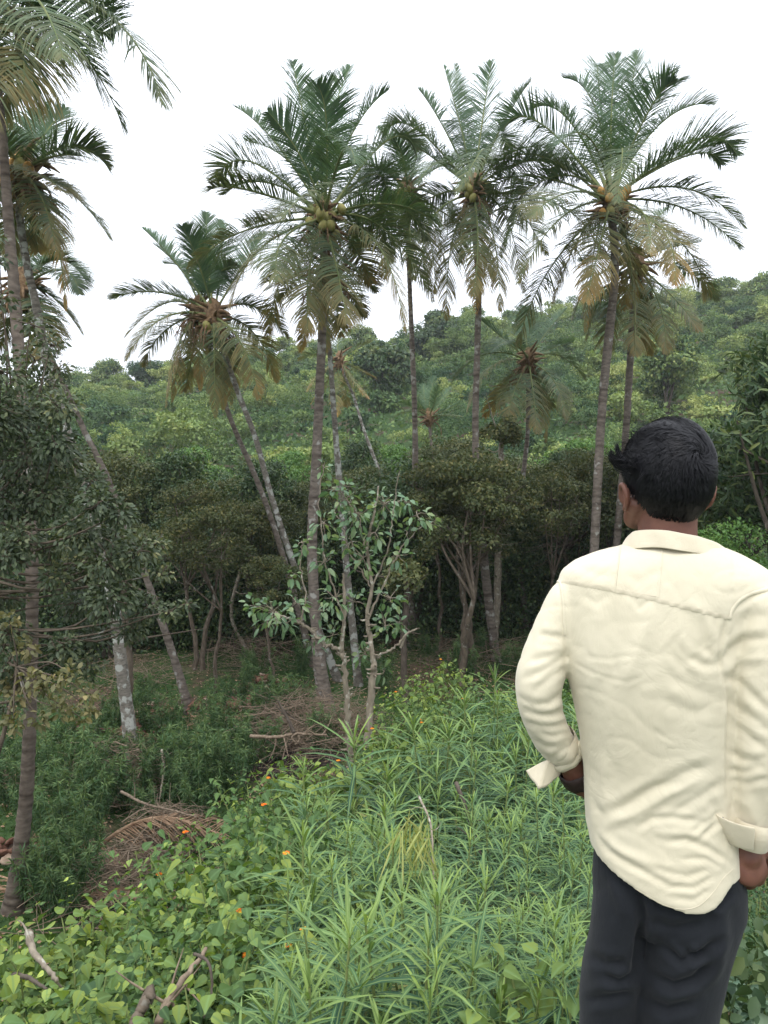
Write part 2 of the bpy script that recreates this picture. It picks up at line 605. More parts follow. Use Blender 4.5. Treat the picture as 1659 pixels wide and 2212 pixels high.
def make_palm(seed, trunk, fronds, label, Lf=3.8, Lm=.62, mat='palm_bark', nuts=0, nut='coconut_orange', dead=10, n=112, extra=0, wid=.021, wf=.72, hang=1):
    """trunk: (x, y, Y, width_px) from base to crown; fronds: (mx, my, tx, ty, sign, dry)"""
    rs = np.random.RandomState(seed)
    P = [at(x, y, Y) for x, y, Y, w in trunk]
    rad = [max(w * wf * .44 * K * Y, .045) for x, y, Y, w in trunk]
    base = P[0].copy()
    gz = float(gheight(base[0], base[1]))
    if P[0][2] > gz + .05:
        d = P[0] - P[1]
        d = d / max(abs(d[2]), .5)
        base = P[0] + d * (P[0][2] - gz)
        base[2] = float(gheight(base[0], base[1]))
        P = [base] + P
        rad = [rad[0] * 1.15] + rad
    P = np.array(P)
    P[0][2] = float(gheight(P[0][0], P[0][1])) - .12
    org = P[0].copy(); org[2] += .12
    root = thing('coconut_palm', org, label, 'palm tree', 'coconut palms of the grove')
    H = np.linalg.norm(np.diff(P, axis=0), axis=1).sum()
    nr = int(H / .045)
    path = smooth_path(P, nr)
    rr = np.interp(np.linspace(0, len(P) - 1, nr), np.arange(len(P)), rad)
    s = np.linspace(0, H, nr)
    rr = rr * (1 + .35 * np.exp(-s / .22)) * (1 + .02 * np.sin(s * 2.1 + seed))
    pitch = .13
    ph = (s / pitch + .15 * np.sin(s * 3)) % 1.0
    rr = rr * (1 + .035 * (1 - ph))
    nn = 14
    V, Fc = tube(path, rr, nn)
    j = rs.normal(0, 1, (nr, nn, 1)) * .004
    V = (V.reshape(nr, nn, 3) + j * nrm(V.reshape(nr, nn, 3) - path[:, None])).reshape(-1, 3)
    mb = MB()
    mb.add(V, Fc, 0, scar=np.repeat((ph > .78).astype(float) * rs.uniform(.4, 1, nr), nn))
    mb.build('trunk', M[mat], root, True, org)
    c = path[-1]
    # crown boss of leaf bases and fibre
    mb = MB()
    V, Fc = ellipsoid(c + np.array([0, 0, .05]), (.19, .19, .42), 12, 9)
    V = V + rs.normal(0, .02, V.shape)
    mb.add(V, Fc)
    for i in range(26):
        a = rs.uniform(0, 2 * math.pi)
        d = np.array([math.cos(a), math.sin(a), rs.uniform(-.5, .9)])
        p0 = c + np.array([0, 0, rs.uniform(-.25, .3)]) + d * .1
        l = rs.uniform(.25, .5)
        p1 = p0 + d * l * .6
        p2 = p0 + d * l + np.array([0, 0, -.12 * rs.rand()])
        add_tube(mb, bez(p0, p1, p2, 5), [.05, .045, .035, .025, .01], 5)
    mb.build('leaf_bases', M['fibre'], root, True, org)
    Yc = trunk[-1][2]
    for f in fronds:
        mx, my, tx, ty, sg, dry = f
        m0 = at(mx, my, Yc); t0 = at(tx, ty, Yc)
        pl = np.linalg.norm(m0 - c) + np.linalg.norm(t0 - m0)
        dd = math.sqrt(max(Lf ** 2 - pl ** 2, (.12 * Lf) ** 2)) * .85
        m0 = at(mx, my, Yc + dd * sg * .58) + rs.normal(0, .04, 3)
        t0 = at(tx, ty, Yc + dd * sg) + rs.normal(0, .06, 3)
        t0 = t0 + (m0 - t0) * .07
        C = 2 * m0 - .5 * (c + t0)
        age = float(np.clip((c[2] + .25 * Lf - t0[2]) / (1.1 * Lf), 0, 1))
        make_frond(rs, c + np.array([0, 0, .12 * (1 - age)]), C, t0, Lm, dry, age, root, org, n, wid)
    for i in range(extra):
        a = rs.uniform(0, 2 * math.pi)
        e = rs.uniform(-.5, 1.1)
        d = np.array([math.cos(a) * math.cos(e), abs(math.sin(a)) * math.cos(e), math.sin(e)])
        t0 = c + d * Lf * .85 + np.array([0, 0, -.25 * Lf])
        m0 = c + d * Lf * .55
        C = 2 * m0 - .5 * (c + t0)
        age = float(np.clip((c[2] + .25 * Lf - t0[2]) / (1.1 * Lf), 0, 1))
        make_frond(rs, c, C, t0, Lm, .1 * rs.rand() + .25 * age, age, root, org, n, wid)
    for i in range(hang):
        a = rs.uniform(-2.8, -.3) if i % 2 else rs.uniform(0, 6.28)
        d = np.array([math.cos(a), math.sin(a), 0])
        q = Lf * rs.uniform(.5, .75)
        m0 = c + d * .42 + np.array([0, 0, -.3 * q]); t0 = c + d * rs.uniform(.35, .9) + np.array([0, 0, -q])
        make_frond(rs, c, 2 * m0 - .5 * (c + t0), t0, Lm * .8, rs.uniform(.25, .7), 1.0, root, org, int(n * .8), wid)
    # fruit
    for i in range(nuts):
        a = rs.uniform(-2.6, -.5)
        d = np.array([math.cos(a), math.sin(a), 0])
        p = c + d * rs.uniform(.22, .42) + np.array([0, 0, rs.uniform(-.35, .18)])
        V, Fc = ellipsoid((0, 0, 0), (.088, .088, .115), 12, 9)
        o = mk('coconut', V, [Fc], M[nut if rs.rand() < .7 else 'coconut_green'], parent=root)
        o.location = [float(q) for q in (p - org)]
        o.rotation_euler = (rs.uniform(-.5, .5), rs.uniform(-.5, .5), 0)
    # flower stalks, dead stubs
    mb = MB()
    for i in range(dead):
        a = rs.uniform(0, 2 * math.pi)
        d = np.array([math.cos(a), math.sin(a), 0])
        p0 = c + np.array([0, 0, -.1]); l = rs.uniform(.35, .9)
        add_tube(mb, bez(p0, p0 + d * l * .6 + np.array([0, 0, .1]), p0 + d * l * .7 + np.array([0, 0, -l * .7]), 7), [.03, .028, .024, .02, .016, .012, .006], 5)
        for q in range(5):
            e = p0 + d * l * .6 + np.array([0, 0, -l * .35]) + rs.normal(0, .05, 3)
            add_tube(mb, np.array([e, e + rs.normal(0, .08, 3) + np.array([0, 0, -.2])]), [.01, .004], 4)
    mb.build('fruit_stalks', M['fibre'], root, True, org)
    return root


def ca(X, Y):   # crop of palm A to the picture grid
    return 378 + .358 * X, 108 + .358 * Y


def cd(X, Y):   # crop of the right palms to the picture grid
    return 864 + .479 * X, 54 + .479 * Y


def FL(fn, rows):
    out = []
    for a, b, c_, d, s, dr in rows:
        m = fn(a, b); t = fn(c_, d)
        out.append((m[0], m[1], t[0], t[1], s, dr))
    return out


def idn(x, y):
    return x, y


make_palm(11, [(708, 1545, 15.4, 52), (694, 1460, 15.4, 40), (683, 1350, 15.4, 32), (674, 1180, 15.4, 30), (683, 1000, 15.4, 28), (690, 850, 15.4, 26), (697, 690, 15.4, 23), (699, 560, 15.4, 22), (700, 478, 15.4, 22)],
          FL(ca, [(790, 480, 690, 60, .6, 0), (940, 480, 1080, 85, .7, 0), (620, 560, 340, 335, .5, .02), (1090, 520, 1325, 235, .5, 0), (850, 560, 800, 210, .8, 0), (900, 480, 880, 200, -.5, 0),
                  (540, 800, 265, 870, .6, .1), (420, 880, 155, 880, -.4, .15), (430, 1080, 85, 1340, -.6, .2), (660, 1130, 610, 1400, -.9, .15), (520, 1210, 325, 1560, -.6, .45),
                  (650, 1300, 540, 1770, .6, .4), (820, 1330, 795, 1730, -.5, .35), (950, 1320, 1010, 1700, -.6, .3), (1230, 1190, 1400, 1720, -.5, .4), (1240, 1080, 1560, 1480, .4, .15),
                  (1270, 950, 1600, 1090, -.4, .05), (1010, 600, 1140, 680, -.9, .02), (1180, 760, 1310, 910, .7, .02), (830, 860, 650, 1060, -1, .15), (690, 700, 400, 520, .9, .0),
                  (1130, 840, 1440, 740, .8, 0), (700, 1000, 380, 1080, .8, .3), (1050, 1180, 1200, 1440, .7, .4), (760, 640, 560, 330, -.4, 0)]),
          'tall coconut palm with the fullest crown and thick brown ringed trunk, centre of the grove', 3.9, .72, 'palm_bark', 11, 'coconut_green', 14, wf=.84, extra=6, hang=1)
make_palm(12, [(735, 1490, 17.5, 30), (642, 1240, 17.5, 24), (588, 1078, 17.5, 21), (553, 950, 17.5, 20), (515, 850, 17.5, 20), (480, 750, 17.5, 20), (462, 690, 17.5, 22)],
          FL(idn, [(452, 560, 444, 452, .5, 0), (470, 560, 478, 470, .8, 0), (425, 565, 395, 480, -.5, .0), (375, 565, 300, 497, .4, 0), (345, 632, 224, 648, .3, .12), (350, 690, 268, 790, -.5, .3),
                   (520, 740, 555, 872, -.6, .35), (540, 660, 630, 730, .3, .2), (520, 580, 575, 500, .6, 0), (490, 760, 490, 840, .8, .5), (540, 720, 600, 830, .6, .4), (420, 600, 350, 560, .9, 0)]),
          'mid-height coconut palm on a slender trunk leaning left, right one of the crossing pair', 3.3, .56, 'palm_bark_pale', 3, 'coconut_green', 16, wf=.64, hang=3)
make_palm(13, [(682, 1440, 19, 26), (602, 1170, 19, 20), (556, 1040, 19, 18), (508, 930, 19, 17), (472, 830, 19, 17), (446, 745, 19, 18), (430, 680, 19, 20)],
          FL(idn, [(385, 740, 358, 885, -.5, .6), (360, 660, 262, 735, .5, .3), (400, 600, 330, 520, .7, .0), (440, 580, 420, 500, -.6, 0), (350, 720, 300, 790, .4, .3), (470, 600, 520, 560, -.7, .1), (410, 780, 400, 850, .6, .4)]),
          'lower coconut palm with orange-tipped hanging fronds, left trunk of the crossing pair', 3.1, .52, 'palm_bark', 0, dead=16, wf=.68, hang=2)
make_palm(14, [(1075, 1470, 19, 40), (1068, 1400, 19, 26), (1050, 1250, 19, 24), (1036, 1110, 19, 22), (1027, 950, 19, 18), (1031, 750, 19, 17), (1034, 620, 19, 16), (1026, 500, 19, 17), (1022, 418, 19, 19)],
          FL(idn, [(1000, 275, 955, 131, .5, 0), (1005, 280, 986, 130, .8, 0), (1036, 255, 1063, 131, .5, 0), (1085, 270, 1163, 167, .3, .02), (955, 275, 886, 190, .4, 0), (930, 340, 842, 290, .4, 0),
                   (930, 425, 865, 500, .4, .1), (920, 490, 935, 660, -.5, .3), (1024, 520, 1030, 640, -.8, .3), (1068, 500, 1088, 685, -.5, .35), (1130, 400, 1085, 560, -.6, .1), (1140, 350, 1232, 378, -.4, .05),
                   (1110, 330, 1200, 325, .5, .02), (1045, 330, 990, 425, -1, .1), (975, 520, 960, 690, .5, .35), (1090, 470, 1130, 640, .6, .3), (960, 350, 900, 400, -.8, .05), (1100, 440, 1190, 560, .7, .2)]),
          'tall coconut palm second from the right, long smooth grey trunk', 3.9, .70, 'palm_bark', 8, 'coconut_green', 12, wf=.86, extra=5)
make_palm(15, [(1268, 1480, 17, 36), (1283, 1200, 17, 24), (1293, 1000, 17, 22), (1303, 850, 17, 22), (1318, 700, 17, 23), (1328, 600, 17, 20), (1326, 520, 17, 20), (1319, 440, 17, 22)],
          FL(cd, [(870, 380, 735, 235, .5, 0), (770, 420, 590, 395, .4, .02), (965, 420, 962, 120, .4, 0), (1010, 400, 1068, 95, .5, 0), (1110, 330, 1268, 205, .5, 0), (1180, 450, 1418, 378, .3, .02),
                  (1100, 420, 1240, 250, -.5, 0), (1290, 580, 1485, 650, .3, .05), (1300, 740, 1582, 910, -.3, .08), (1280, 830, 1545, 1035, .4, .08), (1200, 930, 1250, 1190, -.6, .5), (1270, 980, 1360, 1270, .4, .4),
                  (1090, 850, 1110, 1045, -1, .3), (900, 970, 840, 1290, -.6, .45), (740, 890, 528, 1160, -.4, .2), (800, 960, 670, 1275, .4, .4), (700, 700, 400, 880, .4, .1), (860, 520, 715, 560, -1, .0),
                  (760, 760, 560, 850, -.7, .2), (1000, 560, 950, 840, -1, .1), (900, 300, 905, 160, .9, 0), (1010, 1000, 1000, 1310, .6, .5), (1200, 620, 1480, 530, -.5, .03), (700, 620, 480, 640, .9, 0)]),
          'tall coconut palm with orange nuts, rightmost and highest crown of the grove', 4.2, .74, 'palm_bark', 10, 'coconut_orange', 14, wf=.92, extra=6, hang=2)
make_palm(16, [(1318, 1480, 19.5, 30), (1332, 1180, 19.5, 20), (1350, 960, 19.5, 19), (1363, 750, 19.5, 19), (1370, 640, 19.5, 20), (1375, 575, 19.5, 22)],
          FL(idn, [(1480, 580, 1552, 650, .3, .1), (1450, 640, 1510, 720, -.4, .3), (1420, 660, 1440, 770, -.6, .3), (1370, 670, 1372, 780, -.8, .3), (1310, 630, 1270, 740, .4, .25), (1290, 590, 1225, 690, -.4, .2),
                   (1320, 560, 1240, 560, .5, 0), (1400, 500, 1450, 440, .7, 0), (1340, 500, 1300, 450, .7, 0), (1440, 540, 1520, 520, .8, .05), (1390, 680, 1400, 780, .5, .4), (1320, 680, 1310, 780, .5, .3)]),
          'shorter coconut palm just behind the rightmost tall one, thin grey trunk beside it', 3.5, .56, 'palm_bark', 5, 'coconut_green', 8, wf=.85)
make_palm(17, [(893, 1460, 21, 34), (886, 1260, 21, 26), (896, 1050, 21, 20), (896, 900, 21, 18), (890, 740, 21, 16), (884, 590, 21, 15), (880, 420, 21, 18)],
          FL(idn, [(860, 340, 815, 275, .4, 0), (900, 350, 905, 298, .7, 0), (940, 370, 1000, 360, .4, 0), (820, 400, 760, 440, .5, .1), (930, 460, 960, 590, .5, .2), (850, 490, 840, 610, -.6, .2), (885, 500, 900, 600, -.8, .2),
                   (940, 420, 1010, 490, -.5, .1), (800, 360, 735, 365, -.4, .05), (930, 500, 945, 650, -.4, .3), (830, 460, 770, 560, .7, .1), (870, 360, 850, 300, -.8, 0)]),
          'coconut palm behind the two big ones, dark trunk and crown tangled between them', 3.6, .58, 'palm_bark', 4, 'coconut_green', 8, extra=4)
make_palm(18, [(1135, 1400, 23, 22), (1122, 1180, 23, 19), (1128, 1050, 23, 16), (1140, 930, 23, 14), (1142, 785, 23, 18)],
          FL(idn, [(1050, 772, 966, 835, .3, .1), (1060, 800, 1000, 890, -.5, .3), (1085, 730, 1035, 690, .5, 0), (1135, 720, 1128, 655, .6, 0), (1180, 720, 1225, 660, .6, 0), (1210, 775, 1275, 822, .3, .1),
                   (1195, 820, 1228, 910, -.5, .2), (1155, 850, 1158, 940, -.8, .3), (1090, 840, 1045, 905, .4, .6), (1110, 850, 1100, 900, -.7, .3), (1110, 740, 1060, 760, -.9, 0), (1190, 760, 1240, 740, .8, 0), (1175, 850, 1190, 890, .6, .2)]),
          'low coconut palm with a dark bushy crown in front of the hillside', 3.4, .56, 'palm_bark', 0, dead=10)
make_palm(19, [(850, 1100, 34, 14), (790, 940, 34, 10), (765, 860, 34, 9), (746, 815, 34, 9), (733, 782, 34, 10)],
          FL(idn, [(690, 770, 640, 778, .3, .2), (690, 810, 660, 850, -.4, .6), (700, 830, 670, 880, .4, .7), (725, 850, 722, 900, -.5, .6), (780, 800, 815, 825, .3, .6), (765, 825, 800, 860, -.4, .7), (765, 760, 805, 735, .5, .2),
                   (735, 740, 745, 715, .5, .1), (705, 745, 680, 730, .5, .1), (745, 840, 750, 880, .6, .5)]),
          'small far coconut palm with yellow fronds on a thin leaning trunk', 3.0, .5, 'palm_bark_pale', 0, dead=5, n=70)
make_palm(20, [(776, 1480, 17, 28), (752, 1260, 17, 23), (734, 1050, 17, 21), (722, 900, 17, 18), (712, 760, 17, 15), (705, 680, 17, 15), (712, 600, 17, 16)],
          FL(idn, [(740, 620, 790, 690, .6, .3), (680, 640, 640, 760, .7, .5), (760, 590, 820, 640, .8, .2), (650, 600, 600, 650, .8, .2), (720, 660, 740, 730, .7, .4), (700, 540, 690, 480, .9, 0), (760, 560, 800, 520, .9, 0)]),
          'coconut palm with a lichen-spotted pale trunk right beside the thick central one', 3.2, .52, 'palm_bark_pale', 0, dead=6)
make_palm(21, [(932, 960, 33, 10), (929, 930, 33, 9), (927, 905, 33, 10)],
          FL(idn, [(905, 870, 890, 832, .3, 0), (930, 860, 935, 815, .6, 0), (950, 870, 975, 830, .5, 0), (965, 885, 1005, 865, .3, 0), (890, 890, 845, 905, .3, .1), (900, 880, 865, 870, -.5, 0), (960, 900, 1000, 900, -.4, .1), (940, 870, 950, 835, -.7, 0), (915, 870, 912, 825, .8, 0)]),
          'young trunkless coconut palm with upright fresh fronds below the hill', 2.6, .42, 'palm_bark', 0, dead=2, n=60, hang=0)
# the left palms, partly out of the frame
make_palm(22, [(28, 1985, 8.4, 86), (42, 1860, 8.4, 56), (58, 1700, 8.45, 46), (66, 1500, 8.5, 42), (70, 1300, 8.5, 42), (66, 1130, 8.6, 42), (50, 900, 8.8, 40), (36, 700, 9.0, 38), (18, 470, 9.2, 32), (4, 280, 9.4, 28), (-14, 110, 9.6, 26), (-30, -30, 9.8, 28)],
          FL(idn, [(210, 10, 372, 238, -.2, .12), (150, 90, 268, 318, .2, .03), (48, 80, 60, 232, -.4, .35), (140, 30, 255, 60, .6, .02), (30, 90, -10, 260, .4, .2), (170, -60, 330, -40, .5, 0),
                   (-150, 60, -260, 260, .3, .2), (-200, -80, -380, 0, -.3, 0), (-60, -160, -120, -300, .4, 0), (60, -160, 150, -280, .5, 0), (90, -90, 250, 20, .9, .05), (-30, 100, -60, 280, -.6, .3), (60, -30, 150, 130, -.8, .1), (150, -150, 350, -130, -.3, 0)]),
          'nearest coconut palm at the left edge, trunk coloured darker for shade, running the full height of the picture', 3.7, .80, 'palm_bark_shaded', 6, 'coconut_orange', 10, 110, wid=.021, wf=.70)
make_palm(23, [(292, 1665, 12.6, 42), (270, 1500, 12.6, 32), (240, 1280, 12.6, 28), (186, 1065, 12.6, 27), (150, 950, 12.6, 25), (106, 800, 12.6, 24), (76, 650, 12.6, 20), (56, 560, 12.6, 18), (42, 450, 12.6, 18), (50, 380, 12.6, 20)],
          FL(idn, [(165, 330, 248, 388, .2, .1), (150, 415, 242, 515, .2, .15), (90, 300, 150, 225, .5, 0), (60, 300, 70, 215, .6, 0), (100, 430, 130, 530, -.5, .3), (20, 300, -20, 230, .4, 0), (-50, 340, -120, 400, .3, .1), (-30, 430, -90, 520, -.3, .2),
                   (40, 460, 20, 560, .5, .3), (110, 350, 185, 350, -.6, .05), (100, 380, 160, 430, -.8, .3), (70, 460, 95, 540, .5, .4), (0, 320, -60, 290, -.6, 0)]),
          'second coconut palm from the left edge, brown nuts under its crown', 3.0, .56, 'palm_bark_pale', 8, 'coconut_orange', 14, wf=.95)
make_palm(24, [(412, 1548, 15.3, 36), (385, 1450, 15.3, 27), (345, 1330, 15.3, 24), (280, 1150, 15.3, 21), (226, 1020, 15.3, 20), (182, 930, 15.3, 19), (142, 840, 15.3, 18), (95, 740, 15.3, 17), (50, 630, 15.3, 18)],
          FL(idn, [(115, 555, 180, 612, .2, .05), (115, 640, 176, 735, .2, .2), (90, 560, 120, 500, .6, 0), (50, 540, 60, 470, .5, 0), (130, 590, 170, 630, -.6, .05), (90, 690, 100, 790, -.4, .3), (0, 570, -70, 600, .3, .1), (20, 680, -10, 780, .3, .3), (80, 660, 130, 760, .6, .35), (10, 540, -30, 490, .7, 0), (60, 700, 60, 790, .5, .3)]),
          'third coconut palm from the left, trunk leaning far over the dark grove floor', 3.0, .56, 'palm_bark', 0, dead=8)
# ------------------------------------------------------------------ the wooded hill
def crown_cloud(rs, centre, R3, nclump, nleaf, cl_r=.38, up=.45, flat=.6):
    """leaf positions and outward normals of a crown made of clumps"""
    d = rdir(rs, nclump, .25)
    rr = rs.uniform(.35, 1.0, nclump) ** .6
    cc = d * rr[:, None] * np.asarray(R3) * .8
    cr = np.mean(R3) * cl_r * rs.uniform(.6, 1.25, nclump)
    i = rs.randint(0, nclump, nleaf)
    e = rdir(rs, nleaf, up)
    q = rs.uniform(.25, 1, nleaf) ** .45
    off = e * (cr[i] * q)[:, None]
    off[:, 2] *= flat
    P = np.asarray(centre) + cc[i] + off
    N = nrm(e + rdir(rs, nleaf) * .55 + np.array([0, 0, .35]))
    return P, N, i


def build_hill(rs):
    mb = MB()
    n = 0
    pts = []
    tries = 0
    while n < 760 and tries < 20000:
        tries += 1
        y = 44 + 94 * rs.rand() ** .75
        x = rs.uniform(-.66, .66) * (y + 14)
        r = rs.uniform(1.2, 3.1) * (.75 + .25 * (y / 100.))
        if any((x - a) ** 2 + (y - b) ** 2 < (.55 * (r + c)) ** 2 for a, b, c in pts):
            continue
        pts.append((x, y, r))
        n += 1
    for x, y, r in pts:
        z = float(gheight(x, y))
        nl = int(520 * r)
        flat = rs.choice([.5, .65, .9], p=[.5, .35, .15])
        R3 = np.array([r, r, r * flat * rs.uniform(.8, 1.2)])
        P, N, ci = crown_cloud(rs, (x, y, z + R3[2] * .85 + rs.uniform(0, .9)), R3, max(8, int(r * 7)), nl)
        tone = float(np.clip(rs.beta(2.0, 2.2), 0, 1))
        ls = rs.choice([.11, .15, .21], p=[.35, .45, .2]) * (.7 + .3 * y / 80.)
        D = rdir(rs, nl)
        V, Fc, ac, idx = place(T_DIAMOND, P, D, N, rs.uniform(.7, 1.4, nl) * ls * 1.6, ls)
        rv = np.clip(tone + rs.normal(0, .10, nl) + rs.normal(0, .07, 60)[ci % 60], 0, 1)
        mb.add(V, Fc, 0, rnd=rv[idx])
    # low scrub between the crowns
    m = 60000
    y = 40 + 95 * rs.rand(m) ** .8
    x = rs.uniform(-.66, .66, m) * (y + 14)
    P = np.stack([x, y, gheight(x, y) + rs.uniform(0, 1.1, m)], 1)
    V, Fc, ac, idx = place(T_DIAMOND, P, rdir(rs, m), rdir(rs, m, .8), .42, .3)
    mb.add(V, Fc, 0, rnd=np.clip(.3 + .25 * np.sin(x * .3) * np.sin(y * .21) + rs.normal(0, .1, m), 0, 1)[idx])
    o = mb.build('hill_forest', M['leaf_hill'])
    tag(o, 'mixed green scrub forest covering the hillside', 'forest', kind='stuff')


build_hill(np.random.RandomState(5))


# ------------------------------------------------------------------ broadleaved trees
def make_tree(seed, H, R3, cz, nleaf, leaf, ls, name='tree', nstem=3, stem_r=.07, nclump=26, tp=T_DIAMOND, bark='bark_dark', trans=0, crown_up=.45, twigs=30, wide=.6, lean=.3, flat=.6, low=0, clr=.38):
    """stems fork from the base and carry a clumped crown; origin at the base"""
    rs = np.random.RandomState(seed)
    root = bpy.data.objects.new(name, None)
    COL.objects.link(root)
    P, N, ci = crown_cloud(rs, (0, 0, cz), R3, nclump, nleaf, cl_r=clr, up=crown_up, flat=flat)
    if low:
        k = int(nleaf * low)
        P[:k] = np.stack([rs.normal(0, R3[0] * .5, k), rs.normal(0, R3[1] * .5, k), rs.uniform(.2, cz, k)], 1)
    D = rdir(rs, nleaf); D[:, 2] -= .25
    V, Fc, ac, idx = place(tp, P, D, N, ls * rs.uniform(.7, 1.4, nleaf), ls * wide * rs.uniform(.8, 1.2, nleaf))
    rv = np.clip(rs.beta(2, 2.5, nleaf) + rs.normal(0, .12, 200)[ci % 200], 0, 1)
    mk('crown', V, [Fc], M[leaf], attrs={'rnd': rv[idx], 'across': ac}, parent=root)
    mb = MB()
    for i in range(nstem):
        a = rs.uniform(0, 2 * math.pi)
        b = np.array([math.cos(a) * .12, math.sin(a) * .12, 0])
        d = np.array([math.cos(a), math.sin(a), 0]) * lean
        fork = b + d * H * rs.uniform(.2, .5) + np.array([0, 0, H * rs.uniform(.3, .5)])
        pts = smooth_path([b - [0, 0, .15], b + d * .3 * H * .3 + [0, 0, H * .18], fork], 9)
        pts[1:-1] += rs.normal(0, .03, (7, 3))
        r0 = stem_r * rs.uniform(.6, 1.2)
        add_tube(mb, pts, np.linspace(r0 * 1.3, r0 * .75, 9), 8)
        for q in range(4):
            tgt = P[rs.randint(nleaf)]
            mid = (fork + tgt) * .5 + rs.normal(0, .15, 3)
            bb = smooth_path([fork, mid, tgt], 9)
            add_tube(mb, bb, np.linspace(r0 * .6, r0 * .12, 9), 6)
            for w in range(max(1, twigs // (nstem * 4))):
                k = rs.randint(3, 8)
                e = bb[k] + rs.normal(0, .35, 3) * np.array([1, 1, .6])
                add_tube(mb, smooth_path([bb[k], (bb[k] + e) / 2 + rs.normal(0, .06, 3), e], 5), np.linspace(r0 * .18, r0 * .05, 5), 4)
    mb.build('trunk', M[bark], root)
    return root


def put(o, x, y, rz=0, s=1.0, label=None, cat=None, group=None, z=None, first=False, dz=0.0):
    c = o if first else copy_tree(o)
    c.location = (x, y, (float(gheight(x, y)) if z is None else z) + dz)
    c.rotation_euler = (0, 0, rz)
    c.scale = (s, s, s)
    tag(c, label, cat, group)
    return c


rg = np.random.RandomState(77)
grove = [make_tree(100, 5.6, (1.9, 1.9, 2.0), 3.9, 13000, 'leaf_grove', .105, 'grove_tree', 3, nclump=70, flat=.8, low=.12, clr=.25),
         make_tree(101, 6.0, (2.1, 2.0, 1.9), 4.2, 13000, 'leaf_brown', .10, 'grove_tree', 4, nclump=80, flat=.7, low=.1, clr=.24),
         make_tree(102, 5.4, (1.6, 1.6, 2.3), 3.7, 13000, 'leaf_grove', .115, 'grove_tree', 2, .09, nclump=70, flat=.9, low=.15, clr=.26),
         make_tree(103, 6.2, (2.0, 2.0, 1.8), 4.6, 12000, 'leaf_brown', .095, 'grove_tree', 3, nclump=80, flat=.6, clr=.23),
         make_tree(104, 5.2, (1.9, 1.8, 2.4), 3.0, 16000, 'leaf_grove', .11, 'grove_tree', 4, low=.3, nclump=80, flat=.85, clr=.26)]
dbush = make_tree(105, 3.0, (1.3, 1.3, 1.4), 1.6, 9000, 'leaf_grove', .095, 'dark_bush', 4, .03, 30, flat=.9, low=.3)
used = set()
GL = ['slender many-stemmed tree with small dark leaves in the shaded grove', 'thin brownish-leaved tree in the shaded grove']
rows = []
for Y, x0, x1, st in ((20.5, -9.5, -2.5, 2.1), (21.5, 1.0, 8.5, 2.2), (23.5, -12.5, 11, 2.3), (26.5, -15, 13, 2.6), (30.0, -18, 16, 2.9), (34.5, -21, 19, 3.3)):
    x = x0
    while x < x1:
        rows.append((x + rg.uniform(-.5, .5), Y + rg.uniform(-1.0, 1.0), Y))
        x += st
for x, y, Y in rows:
    k = rg.randint(5)
    if x < -1.5 and Y < 27: k = rg.choice([0, 2, 4, 4, 1])
    brown = (k in (1, 3))
    s = rg.uniform(.70, 1.04) * (1.0 if Y < 30 else 1.04)
    if x < -3.0 and Y < 22:
        s *= .9
    put(grove[k], x, y, rg.uniform(0, 6.28), s, GL[1] if brown else GL[0], 'tree', 'understorey trees of the grove' if not brown else 'brownish trees of the grove', first=(k not in used))
    used.add(k)
# unused sources
for k in range(5):
    if k not in used:
        put(grove[k], 3 + k, 28, 0, 1, GL[0], 'tree', 'understorey trees of the grove', first=True)

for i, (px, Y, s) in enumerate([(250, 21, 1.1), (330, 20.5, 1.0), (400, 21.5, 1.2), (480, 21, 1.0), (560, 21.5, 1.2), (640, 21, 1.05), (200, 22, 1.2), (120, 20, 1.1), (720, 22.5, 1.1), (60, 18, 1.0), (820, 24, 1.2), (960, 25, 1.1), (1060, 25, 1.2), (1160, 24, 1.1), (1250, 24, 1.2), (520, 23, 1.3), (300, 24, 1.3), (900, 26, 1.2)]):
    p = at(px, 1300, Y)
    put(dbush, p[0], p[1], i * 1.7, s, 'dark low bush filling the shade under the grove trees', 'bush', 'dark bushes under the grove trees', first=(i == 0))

# forked bare-stemmed trees under the brown canopy on the right
fork_t = make_tree(120, 4.6, (1.7, 1.5, 1.5), 4.0, 6800, 'leaf_brown', .085, 'forked_tree', 2, .07, 46, clr=.22, lean=.22, bark='bark', twigs=70)
fork_u = make_tree(121, 4.4, (1.5, 1.6, 1.3), 3.9, 5600, 'leaf_brown', .085, 'forked_tree', 1, .08, 40, clr=.22, lean=.10, bark='bark', twigs=70)
fks = [(fork_t, 985, 1425, 16.8, .4, 1.0, 'forked brown-leaved tree with bare curved stems right of the dark palm trunk'),
       (fork_u, 1000, 1430, 17.6, 2.0, 1.0, 'straight brown-leaved tree just behind the curved one, bare below'),
       (fork_t, 1030, 1430, 18.2, 3.6, .98, 'forked brown-leaved tree left of the smooth grey palm trunk'),
       (fork_u, 1170, 1400, 19.5, 1.1, 1.0, 'thin brown-leaved tree with bare twigs beside the shirt sleeve'),
       (fork_u, 955, 1400, 20.5, 5.0, 1.02, 'leafy-topped thin tree between the dark trunk and the curved tree'),
       (fork_t, 430, 1450, 18.0, 2.2, .86, 'twin-stemmed thin tree rising from the shaded clearing at left'),
       (fork_u, 600, 1500, 16.0, 4.0, .62, 'short ivy-clad tree stump sprouting in front of the dark thicket'),
       (fork_u, 457, 1490, 16.5, .3, .84, 'single thin bare stem with a small crown beside the twin-stemmed tree')]
fu = set()
for o, px, py, Y, rz, s, lab in fks:
    p = at(px, py, Y)
    put(o, p[0], p[1], rz, s, lab, 'tree', first=(o.name not in fu))
    fu.add(o.name)


